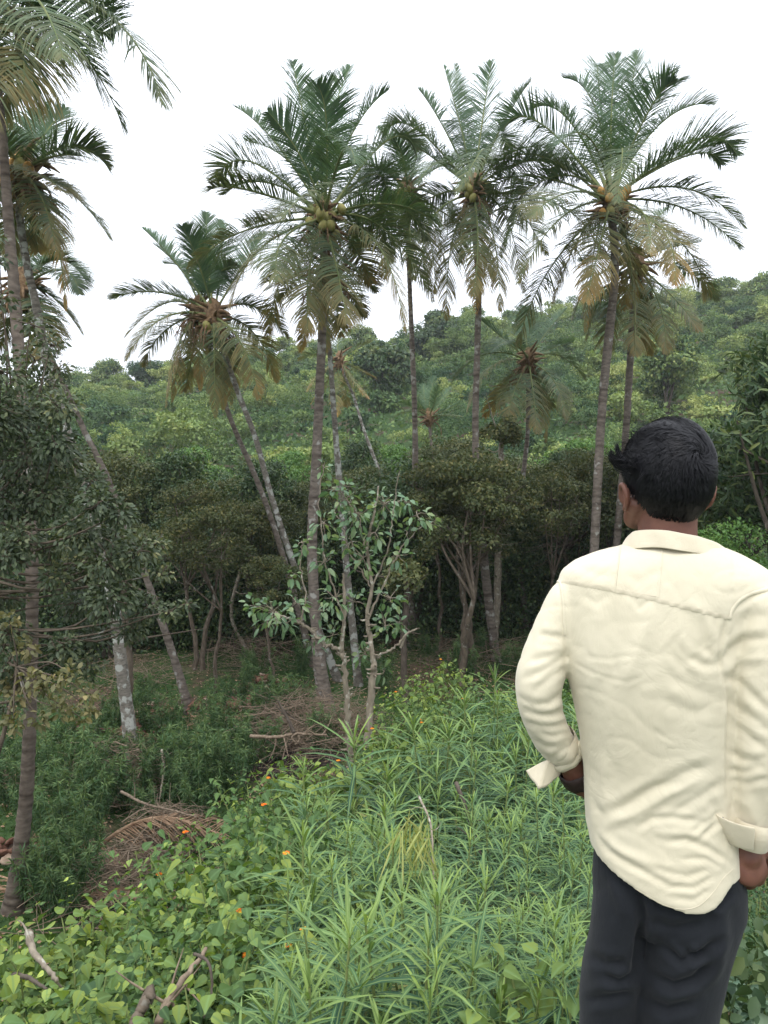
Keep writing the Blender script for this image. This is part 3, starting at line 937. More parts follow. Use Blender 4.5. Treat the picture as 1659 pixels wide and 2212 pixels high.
# pale thin trunk without leaves of its own in view
def bare_trunk(pts, label, mat='bark_pale'):
    P = np.array([at(*p[:3]) for p in pts]); r = [p[3] * .5 * K * p[2] for p in pts]
    P[0][2] = float(gheight(P[0][0], P[0][1])) - .1
    org = P[0] + np.array([0, 0, .1])
    root = thing('slender_tree', org, label, 'tree')
    path = smooth_path(P, 50)
    rs = np.random.RandomState(int(abs(P[0][0]) * 100) + 3)
    path[2:] += rs.normal(0, .008, (48, 3))
    mb = MB(); add_tube(mb, path, np.interp(np.linspace(0, len(r) - 1, 50), range(len(r)), r), 10)
    for q in range(9):
        k = rs.randint(22, 49)
        e = path[k] + rs.normal(0, .5, 3) + np.array([0, 0, .4])
        add_tube(mb, smooth_path([path[k], (path[k] + e) / 2 + rs.normal(0, .08, 3), e], 6), np.linspace(.025, .006, 6), 5)
    mb.build('trunk', M[mat], root, True, org)
    top = path[-1] - org
    P2, N2, ci = crown_cloud(rs, top, (.7, .7, .45), 12, 1500)
    V, Fc, ac, idx = place(T_DIAMOND, P2, rdir(rs, 1500), N2, .10, .065)
    mk('crown', V, [Fc], M['leaf_brown'], attrs={'rnd': rs.beta(2, 2, 1500)[idx]}, parent=root)


bare_trunk([(1062, 1440, 20, 18), (1072, 1330, 20, 16), (1078, 1150, 20, 15), (1082, 1000, 20, 12), (1083, 940, 20, 10)], 'white-barked slender tree touching the smooth grey palm trunk')
bare_trunk([(880, 1500, 14.5, 15), (872, 1400, 14.5, 14), (876, 1320, 14.5, 13), (880, 1250, 14.5, 10)], 'short dark split stem left of the dark palm trunk', 'bark_dark')
bare_trunk([(540, 1430, 20, 9), (500, 1330, 20, 8), (520, 1230, 20, 7), (545, 1140, 20, 6)], 'thin curved bare sapling in the shade left of the thick central palm')
bare_trunk([(270, 1560, 13.5, 18), (280, 1450, 13.5, 16), (268, 1330, 13.5, 14), (262, 1200, 13.5, 10)], 'brown trunk hugging the right side of the second palm trunk', 'bark')

# bright bushes and the mango-like tree at the right edge
bush_b = make_tree(130, 2.4, (1.3, 1.2, 1.2), 1.5, 16000, 'leaf_fresh', .048, 'leafy_bush', 4, .03, 22, low=.2)
p = at(1585, 1250, 14); put(bush_b, p[0], p[1], 0, 1.45, 'bright green feathery bush behind the right shoulder', 'bush', first=True)
p = at(1660, 1330, 12); put(bush_b, p[0] + .3, p[1], 2, 1.25, 'bright green bush cut by the right edge beside the shoulder', 'bush')
p = at(1500, 1190, 16); put(bush_b, p[0], p[1], 4, 1.35, 'yellow-green bush behind the neck of the person', 'bush')
p = at(1240, 1490, 12); put(bush_b, p[0], p[1], 1, .8, 'green bush peeping between arm and back of the person', 'bush')
mango = make_tree(140, 7.5, (2.6, 2.6, 3.0), 5.6, 15000, 'leaf_grove', .19, 'mango_tree', 3, .13, 30, tp=T_LONG, wide=.3)
p = at(1720, 1300, 15); put(mango, p[0] + .9, p[1], 0, 1.0, 'dark tree with drooping long leaves at the right edge', 'tree', first=True)
p = at(1560, 1100, 19); put(mango, p[0] + .4, p[1], 2.0, .74, 'dark round tree behind the right ear of the person', 'tree')
mixt = make_tree(141, 5.5, (2.3, 2.2, 1.9), 3.8, 13000, 'leaf_fresh', .11, 'shade_tree', 3, .08, 26)
for px, Y, s, lab in ((400, 31, 1.0, 'light green tree rising over the dark thicket left of centre'), (255, 29, .9, 'light green tree seen between the leaning left trunks'), (1420, 30, 1.1, 'light green tree behind the head of the person'),
                      (1240, 33, 1.1, 'light green tree below the low dark palm'), (840, 36, 1.05, 'light green tree behind the lichened trunk'), (620, 38, 1.0, 'light green tree between the crossing pair and the thick palm')):
    p = at(px, 1000, Y)
    put(mixt, p[0], p[1], px, s, lab, 'tree', first=(px == 400))

# trees standing out on the hill and its skyline
sky_t = make_tree(150, 7, (3.0, 2.8, 2.6), 4.8, 6500, 'leaf_hill', .30, 'hill_tree', 3, .12, 44, lean=.15, wide=.7)
dark_t = make_tree(151, 7, (3.2, 3.2, 2.6), 4.4, 7000, 'leaf_grove', .36, 'hill_tree', 2, .14, 30, lean=.15, wide=.7)
used2 = set()
for o, px, py, Y, s, lab in ((dark_t, 965, 760, 100, 1.25, 'dark tree on the skyline left of the smooth grey palm'), (dark_t, 925, 770, 98, .9, 'small dark tree beside the skyline one behind the fronds'),
                             (sky_t, 775, 720, 112, 1.0, 'airy tree poking above the skyline right of the thick palm'), (sky_t, 240, 790, 118, 1.1, 'pale round tree on the left skyline'),
                             (sky_t, 165, 790, 116, 1.0, 'airy skyline tree beside the leaning left trunk'), (dark_t, 830, 900, 72, .95, 'dark round tree on the lower hillside behind the small yellow palm'),
                             (sky_t, 1560, 660, 120, 1.0, 'round tree on the right skyline beyond the last fronds'), (sky_t, 1640, 640, 116, 1.2, 'skyline tree at the right edge'),
                             (sky_t, 1010, 700, 118, 1.0, 'skyline tree between the grey palm and the low dark palm'), (dark_t, 320, 800, 112, .8, 'low dark tree on the left skyline'),
                             (sky_t, 1440, 860, 66, 1.0, 'pale green tree halfway up the slope above the head')):
    p = at(px, py, Y)
    put(o, p[0], p[1], px * .1, s, lab, 'tree', first=(o.name not in used2), dz=-2.4 * s if Y > 90 else -.8)
    used2.add(o.name)


# ------------------------------------------------------------------ the near leafy tree on the left
def left_tree():
    rs = np.random.RandomState(31)
    cl = [(-8, 560, 26), (-5, 515, 18), (66, 700, 30), (0, 650, 30), (0, 800, 60), (90, 830, 50), (40, 900, 75), (130, 880, 44), (60, 1000, 85), (150, 1000, 55), (105, 1070, 60), (215, 1085, 46), (30, 1090, 70),
          (262, 1110, 34), (180, 1150, 60), (300, 1190, 48), (235, 1215, 55), (338, 1175, 26), (40, 1170, 52), (10, 1200, 50), (14, 1290, 44), (130, 1250, 40), (165, 1300, 50), (240, 1290, 60), (320, 1310, 40), (200, 1370, 46),
          (20, 1370, 46), (285, 1360, 34), (370, 1322, 22), (405, 1305, 14), (10, 1440, 44), (140, 1400, 36), (190, 1440, 34), (15, 1530, 36), (110, 1180, 40), (75, 780, 50), (-40, 900, 90), (-50, 1150, 90), (-60, 1350, 80),
          (120, 960, 50), (200, 1040, 36), (250, 1160, 36), (350, 1240, 26), (270, 1240, 40), (90, 560 + 340, 40), (110, 745, 30), (130, 800, 26)]
    base = np.array([-4.1, 6.6, 0.0]); base[2] = float(gheight(base[0], base[1]))
    root = thing('leafy_tree', base, 'near broadleaved tree with grey-green leaves filling the left side', 'tree')
    mb = MB(); mt = MB()
    top = base + np.array([.1, .3, 3.2])
    trunk = smooth_path([base - [0, 0, .1], base + [.15, .1, 1.2], base + [.0, .3, 2.3], top, top + [.2, .1, 1.3]], 24)
    add_tube(mt, trunk, np.linspace(.12, .04, 24), 10)
    for px, py, r in cl:
        Y = rs.uniform(6.3, 7.7)
        c = at(px, py, Y)
        rad = r * K * Y
        n = int((.15 if py > 820 else .075) * r * r) + 10
        e = rdir(rs, n, .1)
        P = c + e * (rad * rs.uniform(.1, 1.05, n) ** .7)[:, None] * np.array([1, 1.2, .85])
        N = nrm(rdir(rs, n, .9) + e * .4 + np.array([0, -.15, 0]))
        D = nrm(e + rdir(rs, n) * .6 - np.array([0, 0, .25]))
        V, Fc, ac, idx = place(T_OVAL, P, D, N, rs.uniform(.034, .064, n), rs.uniform(.021, .032, n), .15)
        mb.add(V, Fc, 0, rnd=np.clip(rs.beta(2, 2, n) + rs.normal(0, .1), 0, 1)[idx], across=ac)
        k = np.argmin(np.linalg.norm(trunk - (c - [0, 0, .4]), axis=1))
        mid = (trunk[k] + c) / 2 + rs.normal(0, .1, 3)
        add_tube(mt, smooth_path([trunk[k], mid + [0, .15, -.15], c], 9), np.linspace(.018, .004, 9), 6)
        for q in range(5):
            e2 = c + rdir(rs, 1)[0] * rad * 1.0
            add_tube(mt, smooth_path([c, (c + e2) / 2 + rs.normal(0, .03, 3), e2], 5), np.linspace(.008, .003, 5), 4)
    mb.build('crown', M['leaf_left'], root, True, base)
    mt.build('trunk', M['bark'], root, True, base)
    # yellowing low branches
    rs = np.random.RandomState(32)
    base2 = np.array([-3.55, 6.3, 0.0]); base2[2] = float(gheight(base2[0], base2[1]))
    root = thing('yellowing_shrub', base2, 'thin shrub with pale yellow leaves in front of the left palm trunk', 'shrub')
    mb = MB(); mt = MB()
    tr = smooth_path([base2 - [0, 0, .1], base2 + [-.1, 0, 1.0], at(30, 1500, 6.4), at(20, 1430, 6.4)], 16)
    add_tube(mt, tr, np.linspace(.03, .012, 16), 7)
    for px, py, r in [(40, 1500, 26), (150, 1455, 24), (105, 1475, 26), (190, 1500, 18), (175, 1550, 22), (70, 1470, 26), (130, 1530, 26), (30, 1560, 26), (200, 1535, 10), (20, 1470, 30), (85, 1555, 20), (60, 1400, 24), (20, 1340, 20)]:
        Y = rs.uniform(6.1, 6.5); c = at(px, py, Y); rad = r * K * Y
        n = int(.07 * r * r) + 6
        e = rdir(rs, n)
        P = c + e * (rad * rs.rand(n) ** .5)[:, None]
        V, Fc, ac, idx = place(T_OVAL, P, nrm(e + rdir(rs, n)), rdir(rs, n, .9), rs.uniform(.04, .075, n), rs.uniform(.028, .042, n), .2)
        mb.add(V, Fc, 0, rnd=rs.beta(2, 2, n)[idx], across=ac)
        add_tube(mt, smooth_path([tr[-4], (tr[-4] + c) / 2 + rs.normal(0, .04, 3), c], 7), np.linspace(.01, .004, 7), 5)
    mb.build('crown', M['leaf_yellow'], root, True, base2)
    mt.build('trunk', M['bark'], root, True, base2)


left_tree()


# ------------------------------------------------------------------ the knobbly pruned tree in the middle
def thorn_tree():
    rs = np.random.RandomState(41)
    Y = 8.2
    base = at(790, 1660, Y); base[2] = float(gheight(base[0], base[1]))
    root = thing('thorny_tree', base, 'knobbly pale-stemmed thorny tree with sparse glossy leaves in front of the central palm', 'tree')
    mt = MB()
    stems = [([(758, 1660, 9), (752, 1560, 9.5), (744, 1440, 8.5), (738, 1400, 8), (744, 1330, 6), (742, 1240, 4)], 0),
             ([(797, 1680, 12), (796, 1580, 12), (806, 1460, 11), (806, 1420, 9), (794, 1340, 7), (803, 1270, 6), (793, 1190, 5), (806, 1120, 4), (818, 1050, 2.5)], 0),
             ([(738, 1403, 6.5), (700, 1390, 6), (672, 1362, 5.5), (648, 1346, 5), (620, 1335, 4), (590, 1322, 3), (560, 1310, 2)], .2),
             ([(806, 1420, 4), (850, 1400, 4), (880, 1370, 3.5), (905, 1357, 3)], -.2), ([(795, 1340, 4), (830, 1260, 3), (870, 1180, 2.5), (925, 1125, 1.5)], .2),
             ([(793, 1190, 3.5), (770, 1120, 3), (750, 1080, 2), (715, 1050, 1.5)], -.2), ([(648, 1346, 3), (660, 1290, 2.5), (650, 1220, 2), (655, 1165, 1.5)], .1),
             ([(744, 1330, 3.5), (720, 1270, 3), (700, 1200, 2.5), (690, 1080, 1.5), (700, 1000, 1.2)], .3), ([(803, 1270, 3), (840, 1180, 2.5), (850, 1100, 2), (862, 1020, 1.2)], -.3),
             ([(803, 1270, 3), (760, 1200, 2.5), (740, 1140, 2), (720, 1100, 1.5)], .3)]
    for st, dy in stems:
        P = np.array([at(x, y, Y + dy * i / len(st)) for i, (x, y, r) in enumerate(st)])
        if st[0][1] >= 1640:
            b = P[0].copy(); b[2] = float(gheight(b[0], b[1])) - .1
            P = np.concatenate([[b], P]); rr = [st[0][2]] + [s[2] for s in st]
        else:
            rr = [s[2] for s in st]
        n = 60 if len(st) > 5 else 30
        path = smooth_path(P, n)
        path[1:] += rs.normal(0, .006, (n - 1, 3))
        rad = np.interp(np.linspace(0, len(rr) - 1, n), range(len(rr)), rr) * K * Y * .62 * (1 + .18 * rs.rand(n))
        add_tube(mt, path, rad, 9)
        if rr[0] > 6:
            for q in range(46 if rr[0] > 8 else 18):
                k = rs.randint(2, int(n * .62))
                d = rdir(rs, 1)[0] * np.array([1, 1, .3]); l = rad[k] + rs.uniform(.03, .085)
                add_tube(mt, np.array([path[k], path[k] + d * l * .7, path[k] + d * l + [0, 0, .01]]), [.014, .011, .006], 5, 0, True)
    mb = MB()
    for px, py, r in [(590, 1320, 42), (548, 1310, 24), (640, 1302, 28), (652, 1172, 20), (636, 1240, 18), (700, 1130, 28), (770, 1108, 44), (738, 1080, 36), (830, 1090, 40), (872, 1080, 28), (900, 1112, 26), (930, 1132, 16),
                      (720, 1060, 20), (700, 1215, 28), (785, 1205, 34), (722, 1290, 32), (862, 1200, 26), (842, 1292, 34), (720, 1372, 26), (832, 1352, 32), (680, 1385, 20), (862, 1345, 22), (790, 1412, 26), (768, 1300, 26),
                      (700, 1010, 14), (745, 1050, 20), (655, 1190, 14), (620, 1345, 22), (760, 1170, 30), (810, 1150, 26), (880, 1150, 18), (830, 1450, 18), (690, 1320, 22), (575, 1345, 22)]:
        Yc = Y + rs.uniform(-.25, .25); c = at(px, py, Yc); rad = r * K * Yc
        n = int(.024 * r * r) + 4
        e = rdir(rs, n)
        P = c + e * (rad * rs.rand(n) ** .4)[:, None]
        N = rdir(rs, n, 1.1); D = nrm(e + rdir(rs, n) * .5 - np.array([0, 0, .1]))
        V, Fc, ac, idx = place(T_OVAL, P, D, N, rs.uniform(.06, .115, n), rs.uniform(.035, .055, n), .2)
        mb.add(V, Fc, 0, rnd=rs.beta(2, 2, n)[idx], across=ac)
        for q in P[:max(4, n // 3)]:
            add_tube(mt, np.array([c, (c + q) / 2 + rs.normal(0, .01, 3), q]), [.005, .004, .002], 4)
    mb.build('crown', M['leaf_thorn'], root, True, base)
    mt.build('trunk', M['bark_pale'], root, True, base)


thorn_tree()
# ------------------------------------------------------------------ narrow-leaved shrubs on the bank
def narrow_shrub(seed, H, nst, Lf=.165, spread=.25, yellow=.0):
    rs = np.random.RandomState(seed)
    root = bpy.data.objects.new('narrow_leaved_shrub', None); COL.objects.link(root)
    mb = MB(); ms = MB()
    for s in range(nst):
        a = rs.uniform(0, 6.28)
        d = np.array([math.cos(a), math.sin(a), 0]) * spread * (rs.uniform(.2, 1) if nst > 1 else .3)
        h = H * (1 if s == 0 else rs.uniform(.6, .98))
        st = smooth_path([d * .15 - [0, 0, .1], d * .4 * H + [0, 0, h * .45], d * H * (.75) + [0, 0, h]], 14)
        add_tube(ms, st, np.linspace(.011, .004, 14), 6)
        ln = h; sp = .038
        k = int(min(h * .85, 1.15) / sp)
        for j in range(k):
            q = j / k
            t = 1 - j * sp / ln
            p = np.array([np.interp(t, np.linspace(0, 1, 14), st[:, c]) for c in range(3)])
            nl = 3 if q > .06 else 5
            a0 = j * 1.9 + rs.uniform(-.4, .4)
            for m in range(nl):
                aa = a0 + m * 2 * math.pi / nl
                el = 1.15 - .85 * min(1, q * 7) - .65 * q + rs.normal(0, .2)
                D = np.array([math.cos(aa) * math.cos(el), math.sin(aa) * math.cos(el), math.sin(el)])
                N = np.array([-math.cos(aa) * math.sin(el), -math.sin(aa) * math.sin(el), math.cos(el)]) + rs.normal(0, .18, 3)
                L = Lf * 1.78 * (np.interp(q, [0, .05, .2, 1], [.4, .8, 1.08, .85])) * rs.uniform(.75, 1.15)
                V, Fc, ac, idx = place(T_STRAP, p[None], D[None], N[None], L, L * .046 + .003, rs.uniform(.05, .35) + .25 * q)
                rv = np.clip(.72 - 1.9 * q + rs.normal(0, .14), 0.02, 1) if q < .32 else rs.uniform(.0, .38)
                dv = (1.0 if rs.rand() < .10 * (q > .3) else 0) * rs.uniform(.4, 1) + yellow * rs.rand()
                mb.add(V, Fc, 0, rnd=rv, across=ac, dry=dv)
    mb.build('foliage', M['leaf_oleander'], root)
    ms.build('stem', M['stem_green'], root)
    return root


protos = [narrow_shrub(200 + i, h, n, L, sp) for i, (h, n, L, sp) in enumerate([(1.35, 3, .17, .22), (1.2, 4, .15, .3), (1.5, 3, .18, .18), (1.1, 2, .2, .25), (1.3, 5, .14, .28), (.95, 3, .16, .3)])]
HT = [1.35, 1.2, 1.5, 1.1, 1.3, .95]
rv_ = np.random.RandomState(61)
usedp = set()
named = [(780, 1590, 6.2, 'narrow-leaved shrub tip standing in front of the two pale thorny stems'), (670, 1692, 5.2, 'narrow-leaved shrub at the left rim of the thicket near the orange flowers'), (818, 1738, 4.3, 'narrow-leaved shrub with a bright upright tip in the middle of the thicket'),
         (949, 1548, 6.5, 'narrow-leaved shrub on the upper rim of the thicket right of the thorny stems'), (1063, 1470, 7.4, 'tallest bright narrow-leaved shrub beside the bent elbow'), (1100, 1520, 6.8, 'yellow-green narrow-leaved shrub just right of the tallest one'),
         (1038, 1708, 4.6, 'narrow-leaved shrub with a rosette tip right of the dry bent stalk'), (746, 1869, 3.3, 'narrow-leaved shrub with a star-shaped rosette left of centre'), (653, 1844, 3.5, 'small-tipped narrow-leaved shrub beside the star-shaped rosette'),
         (932, 1979, 2.35, 'narrow-leaved shrub with the largest drooping long leaves at the bottom centre'), (873, 2013, 2.6, 'narrow-leaved shrub tip touching the largest drooping leaves from the left'), (1215, 2008, 2.45, 'narrow-leaved shrub with a wide rosette touching the trouser leg'),
         (1160, 1954, 2.9, 'narrow-leaved shrub just above the rosette by the trouser leg'), (784, 2157, 2.15, 'narrow-leaved shrub in the bottom row, right of the bottom-left corner tips'), (716, 2170, 2.2, 'narrow-leaved shrub tip pointing up at the bottom edge'),
         (666, 2030, 3.0, 'narrow-leaved shrub at the edge of the broadleaf patch'), (1101, 1823, 3.8, 'narrow-leaved shrub tip below the dangling sleeve cuff'), (1131, 1870, 3.5, 'forked narrow-leaved shrub below the wrist'), (987, 1640, 5.5, 'bright narrow-leaved shrub over the dead brown stump'),
         (1118, 1590, 5.6, 'bright narrow-leaved shrub at the forearm'), (1093, 1742, 4.6, 'narrow-leaved shrub between the rosette and the cuff'), (1250, 1890, 3.1, 'narrow-leaved shrub against the shirt hem'), (1010, 1920, 2.9, 'narrow-leaved shrub right of the largest drooping leaves'),
         (1236, 1760, 3.6, 'narrow-leaved shrub behind the hand'), (1180, 1720, 4.2, 'narrow-leaved shrub under the forearm'), (1238, 1550, 5.8, 'narrow-leaved shrub seen through the gap under the arm'),
         (1150, 1485, 6.6, 'tall narrow-leaved shrub tip between the tallest one and the sleeve'), (1030, 1515, 6.9, 'tall narrow-leaved shrub left of the tallest bright one'), (1195, 1450, 7.2, 'tall narrow-leaved shrub disappearing behind the elbow'), (1000, 1580, 6.0, 'narrow-leaved shrub below the tall ones left of the elbow')]
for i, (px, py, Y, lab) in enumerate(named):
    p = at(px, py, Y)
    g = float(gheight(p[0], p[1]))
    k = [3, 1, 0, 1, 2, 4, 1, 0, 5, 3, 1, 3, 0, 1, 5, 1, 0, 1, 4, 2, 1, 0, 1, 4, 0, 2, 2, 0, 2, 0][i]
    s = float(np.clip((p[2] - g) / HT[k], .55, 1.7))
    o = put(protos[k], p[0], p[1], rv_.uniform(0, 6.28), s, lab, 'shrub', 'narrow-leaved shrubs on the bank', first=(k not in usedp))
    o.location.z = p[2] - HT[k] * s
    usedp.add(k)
# the rest of the thicket
cnt = 0
tr = 0
pts = [(at(a, b, c)[0], at(a, b, c)[1]) for a, b, c, _ in named]
while cnt < 170 and tr < 8000:
    tr += 1
    Y = rv_.uniform(2.0, 8.2)
    px = rv_.uniform(540, 1262)
    top = np.interp(px, [540, 640, 700, 800, 900, 1000, 1100, 1260], [2050, 1730, 1700, 1650, 1560, 1510, 1470, 1450])
    lim = np.interp(Y, [2.0, 3, 4.2, 6, 8.2], [2020, 1890, 1760, 1600, 1500])
    py = lim + rv_.uniform(5, 170)
    if py < top or px < np.interp(py, [1700, 1800, 1900, 2212], [690, 640, 590, 560]):
        continue
    p = at(px, py, Y)
    g = float(gheight(p[0], p[1]))
    if p[2] - g < .25 or any((p[0] - a) ** 2 + (p[1] - b) ** 2 < (.056 * Y) ** 2 for a, b in pts):
        continue
    if abs(p[0] - .95) < .42 and p[1] < 1.95:
        continue
    k = rv_.randint(6)
    s = float(np.clip((p[2] - g) / HT[k], .5, 1.35))
    o = put(protos[k], p[0], p[1], rv_.uniform(0, 6.28), s, 'dense narrow-leaved green shrub inside the thicket on the bank', 'shrub', 'crowded shrubs of the thicket', first=(k not in usedp))
    o.location.z = p[2] - HT[k] * s
    usedp.add(k)
    pts.append((p[0], p[1])); cnt += 1
print('thicket shrubs', cnt)


# ------------------------------------------------------------------ broadleaf bushes with orange flowers, vines
def mound(seed, name, Rr, H, nleaf, ls, leaf, tp=T_HEART, nst=14, wide=.8, flowers=0):
    rs = np.random.RandomState(seed)
    root = bpy.data.objects.new(name, None); COL.objects.link(root)
    mb = MB(); ms = MB()
    tips = []
    for i in range(nst):
        a = rs.uniform(0, 6.28); r = Rr * rs.uniform(.3, 1)
        tip = np.array([math.cos(a) * r, math.sin(a) * r, H * (1 - .55 * (r / Rr) ** 2) * rs.uniform(.8, 1.15)])
        st = smooth_path([np.array([0, 0, -1.2]) + tip * [.3, .3, 0], tip * [.3, .3, 0], tip * [.6, .6, .6], tip], 12)
        add_tube(ms, st, np.linspace(.008, .003, 12), 5)
        tips.append(tip)
    tips = np.array(tips)
    k = nleaf
    i = rs.randint(0, nst, k)
    t = rs.uniform(.25, 1.02, k) ** .6
    P = tips[i] * np.stack([t, t, t ** .8], 1) + rs.normal(0, Rr * .13, (k, 3)) * [1, 1, .8]
    N = nrm(rdir(rs, k, 1.3) + P / Rr * .25 + np.array([0, -.1, 0]))
    D = nrm(rdir(rs, k) * [1, 1, .4] + P * [1, 1, 0] * .6 - [0, 0, .25])
    L = ls * rs.choice([.45, .75, 1.0, 1.3], k, p=[.35, .3, .22, .13]) * rs.uniform(.85, 1.15, k)
    V, Fc, ac, idx = place(tp, P, D, N, L, L * wide, .15)
    mb.add(V, Fc, 0, rnd=np.clip(rs.beta(1.6, 2.4, k) + .25 * (t > .93), 0, 1)[idx], across=ac)
    mb.build('foliage', M[leaf], root)
    ms.build('stem', M['stem_green'], root)
    for f in range(flowers):
        tip = tips[rs.randint(nst)] * rs.uniform(.85, 1.05) + np.array([0, 0, .04]) + rs.normal(0, .04, 3)
        m2 = MB()
        for q in range(16):
            e = rdir(rs, 1, 1.1)
            pp = tip + e[0] * np.array([.013, .013, .007])
            V, Fc, ac, idx = place(T_DIAMOND, np.repeat(pp[None], 4, 0), np.array([[1, 0, .1], [-1, 0, .1], [0, 1, .1], [0, -1, .1]]), np.repeat(e, 4, 0), .008, .008)
            m2.add(V, Fc, 1 if q < 5 else 0)
        m2.build('flower', [M['petal'], M['petal_yellow']], root)
    return root


lan = [mound(300, 'lantana_bush', .62, .95, 760, .052, 'leaf_lantana', flowers=2), mound(301, 'lantana_bush', .55, .8, 680, .048, 'leaf_lantana', flowers=1), mound(302, 'lantana_bush', .7, .75, 820, .054, 'leaf_vine', flowers=1)]
vin = [mound(310, 'broadleaf_vine', .5, .7, 520, .062, 'leaf_vine', nst=16, wide=.82), mound(311, 'broadleaf_vine', .6, .6, 560, .052, 'leaf_vine', nst=16, wide=.9), mound(312, 'creeping_vine', .55, .6, 900, .045, 'leaf_lantana', nst=16)]
ul = set()


def place_px(o, px, py, Y, H, lab, cat, grp, rz, smin=.5, smax=1.6):
    p = at(px, py, Y)
    g = float(gheight(p[0], p[1]))
    s = float(np.clip((p[2] - g) / H, smin, smax))
    c = put(o, p[0], p[1], rz, s, lab, cat, grp, first=(o.name not in ul))
    s = min(s, 1.15); c.scale = (s, s, s)
    c.location.z = p[2] - H * s
    ul.add(o.name)
    return c


LAN = [(520, 1770, 4.6, 0, 'flowering lantana bush with the most orange heads, left of centre'), (600, 1730, 4.9, 1, 'lantana bush between the flowering one and the narrow leaves'), (470, 1830, 4.0, 2, 'lantana bush at the edge of the dry brush pile'), (560, 1850, 4.0, 0, 'lantana bush below the most flowery one'),
       (430, 1790, 4.8, 1, 'small lantana bush beside the brown brush'), (620, 1910, 3.5, 2, 'lantana bush with pale shoots left of the star-shaped rosette'), (520, 1930, 3.5, 1, 'lantana bush in the lower middle of the leafy bank'), (450, 1950, 3.3, 0, 'lantana bush above the round-leaved vine'),
       (590, 2010, 3.0, 1, 'lantana bush left of the narrow-leaved thicket bottom'), (640, 1640, 6.8, 2, 'lantana bush below the dry horizontal branch'), (560, 1680, 6.2, 1, 'lantana bush under the dark soil patch'), (700, 1640, 7.4, 0, 'lantana bush at the foot of the thorny stems'),
       (350, 1860, 4.4, 1, 'sprawling lantana with one bright orange head beside the fallen frond'), (860, 1530, 9.0, 0, 'lantana bush right of the thorny stems'), (920, 1500, 9.6, 2, 'bright lantana mound at the top of the bank'), (980, 1480, 10.0, 0, 'lantana mound behind the bright shrub tips'),
       (900, 1560, 8.0, 1, 'lantana bush with red heads above the narrow leaves'), (1010, 1500, 9.0, 1, 'lantana bush behind the tallest bright shrub'), (850, 1600, 7.4, 2, 'lantana bush just below the red-headed one'), (950, 1440, 11.0, 2, 'farthest lantana mound at the lip of the bank'), (1230, 1480, 9.0, 0, 'lantana bush seen under the arm'),
       (1130, 1480, 9.6, 2, 'lantana bush left of the elbow in the distance')]
for px, py, Y, k, lab in LAN:
    place_px(lan[k], px, py, Y, [.95, .8, .75][k], lab, 'bush', 'lantana bushes on the bank', px * .37)
VIN = [(60, 1990, 3.3, 0, 'upright pale broadleaf vine at the left edge'), (190, 1960, 3.6, 1, 'pale broadleaf sprig beside the grey dead branch'), (30, 2080, 2.9, 1, 'broadleaf vine in the lower left corner'), (230, 2060, 2.9, 0, 'broadleaf vine over the grey dead branch end'), (140, 2120, 2.6, 2, 'creeping vine at the bottom left'),
       (330, 2050, 2.9, 2, 'creeping vine in the middle of the bottom left bank'), (300, 2130, 2.6, 1, 'broadleaf vine at the bottom edge left of the twigs'), (400, 2010, 3.1, 2, 'creeping vine below the lantana'), (430, 2110, 2.6, 2, 'creeping vine with round leaves over looping twigs'), (520, 2080, 2.8, 1, 'round-leaved vine beside the narrow-leaved thicket'),
       (560, 2170, 2.4, 2, 'small creeping vine at the bottom edge near the long leaves'), (70, 2190, 2.35, 0, 'broadleaf vine touching the bottom left corner'), (380, 1950, 3.5, 2, 'creeping vine beside the dry fronds'), (470, 2180, 2.3, 0, 'broadleaf vine at the bottom edge centre left'), (180, 2030, 3.2, 1, 'broadleaf vine behind the grey dead branch'),
       (640, 2110, 2.5, 2, 'creeping vine under the first narrow leaves'), (320, 1990, 3.5, 1, 'broadleaf vine in front of the fallen dry fronds'), (10, 2000, 3.6, 1, 'broadleaf vine behind the left edge sprig'), (250, 2190, 2.3, 1, 'broadleaf vine at the bottom edge left')]
for px, py, Y, k, lab in VIN:
    place_px(vin[k], px, py + (75 if px < 360 else 28), Y, [.7, .6, .6][k], lab, 'vine', 'vines on the bank', px * .53, .6, 2.0)
# broad fresh leaves by the trouser leg and grey leaves at the right
gl = mound(320, 'glaucous_plant', .3, .35, 150, .075, 'leaf_glaucous', T_OVAL, 9, .8)
fr = mound(321, 'toothed_leaf_plant', .24, .35, 60, .05, 'leaf_vine', T_HEART, 8, .85)
wd_ = mound(322, 'lacy_weed', .3, .45, 900, .035, 'leaf_weed', T_DIAMOND, 14, .5)
place_px(fr, 1180, 2110, 2.0, .35, 'broad toothed fresh leaves next to the left trouser leg', 'plant', None, 0, .5, 1.6)
place_px(fr, 1080, 2170, 2.0, .35, 'broad fresh leaves at the bottom edge left of the trouser leg', 'plant', None, 2, .5, 1.6)
place_px(gl, 1640, 2090, 2.3, .35, 'grey-green rounded leaves at the lower right corner', 'plant', None, 0, .5, 1.6)
place_px(gl, 1590, 2170, 2.1, .35, 'grey-green low plant by the right trouser leg', 'plant', None, 1.4, .5, 1.6)
place_px(gl, 1690, 2170, 2.0, .35, 'grey-green plant cut by the right edge at the bottom', 'plant', None, 3, .5, 1.6)
for i, (px, py, Y, lab) in enumerate([(1640, 1950, 3.6, 'lacy weed beside the right hand'), (1600, 2000, 3.2, 'lacy weed along the right trouser leg'), (1650, 2050, 2.9, 'lacy weed above the grey-green leaves'), (1700, 1990, 3.2, 'lacy weed cut by the right edge'), (1600, 2080, 2.7, 'lacy weed low by the right knee'),
                                      (1660, 1900, 4.4, 'lacy weed behind the cuff at the right edge'), (1620, 1930, 4.2, 'lacy weed farther off behind the right hand')]):
    place_px(wd_, px, py, Y, .45, lab, 'weed', 'lacy weeds at the right', i * 1.3, .4, 1.6)

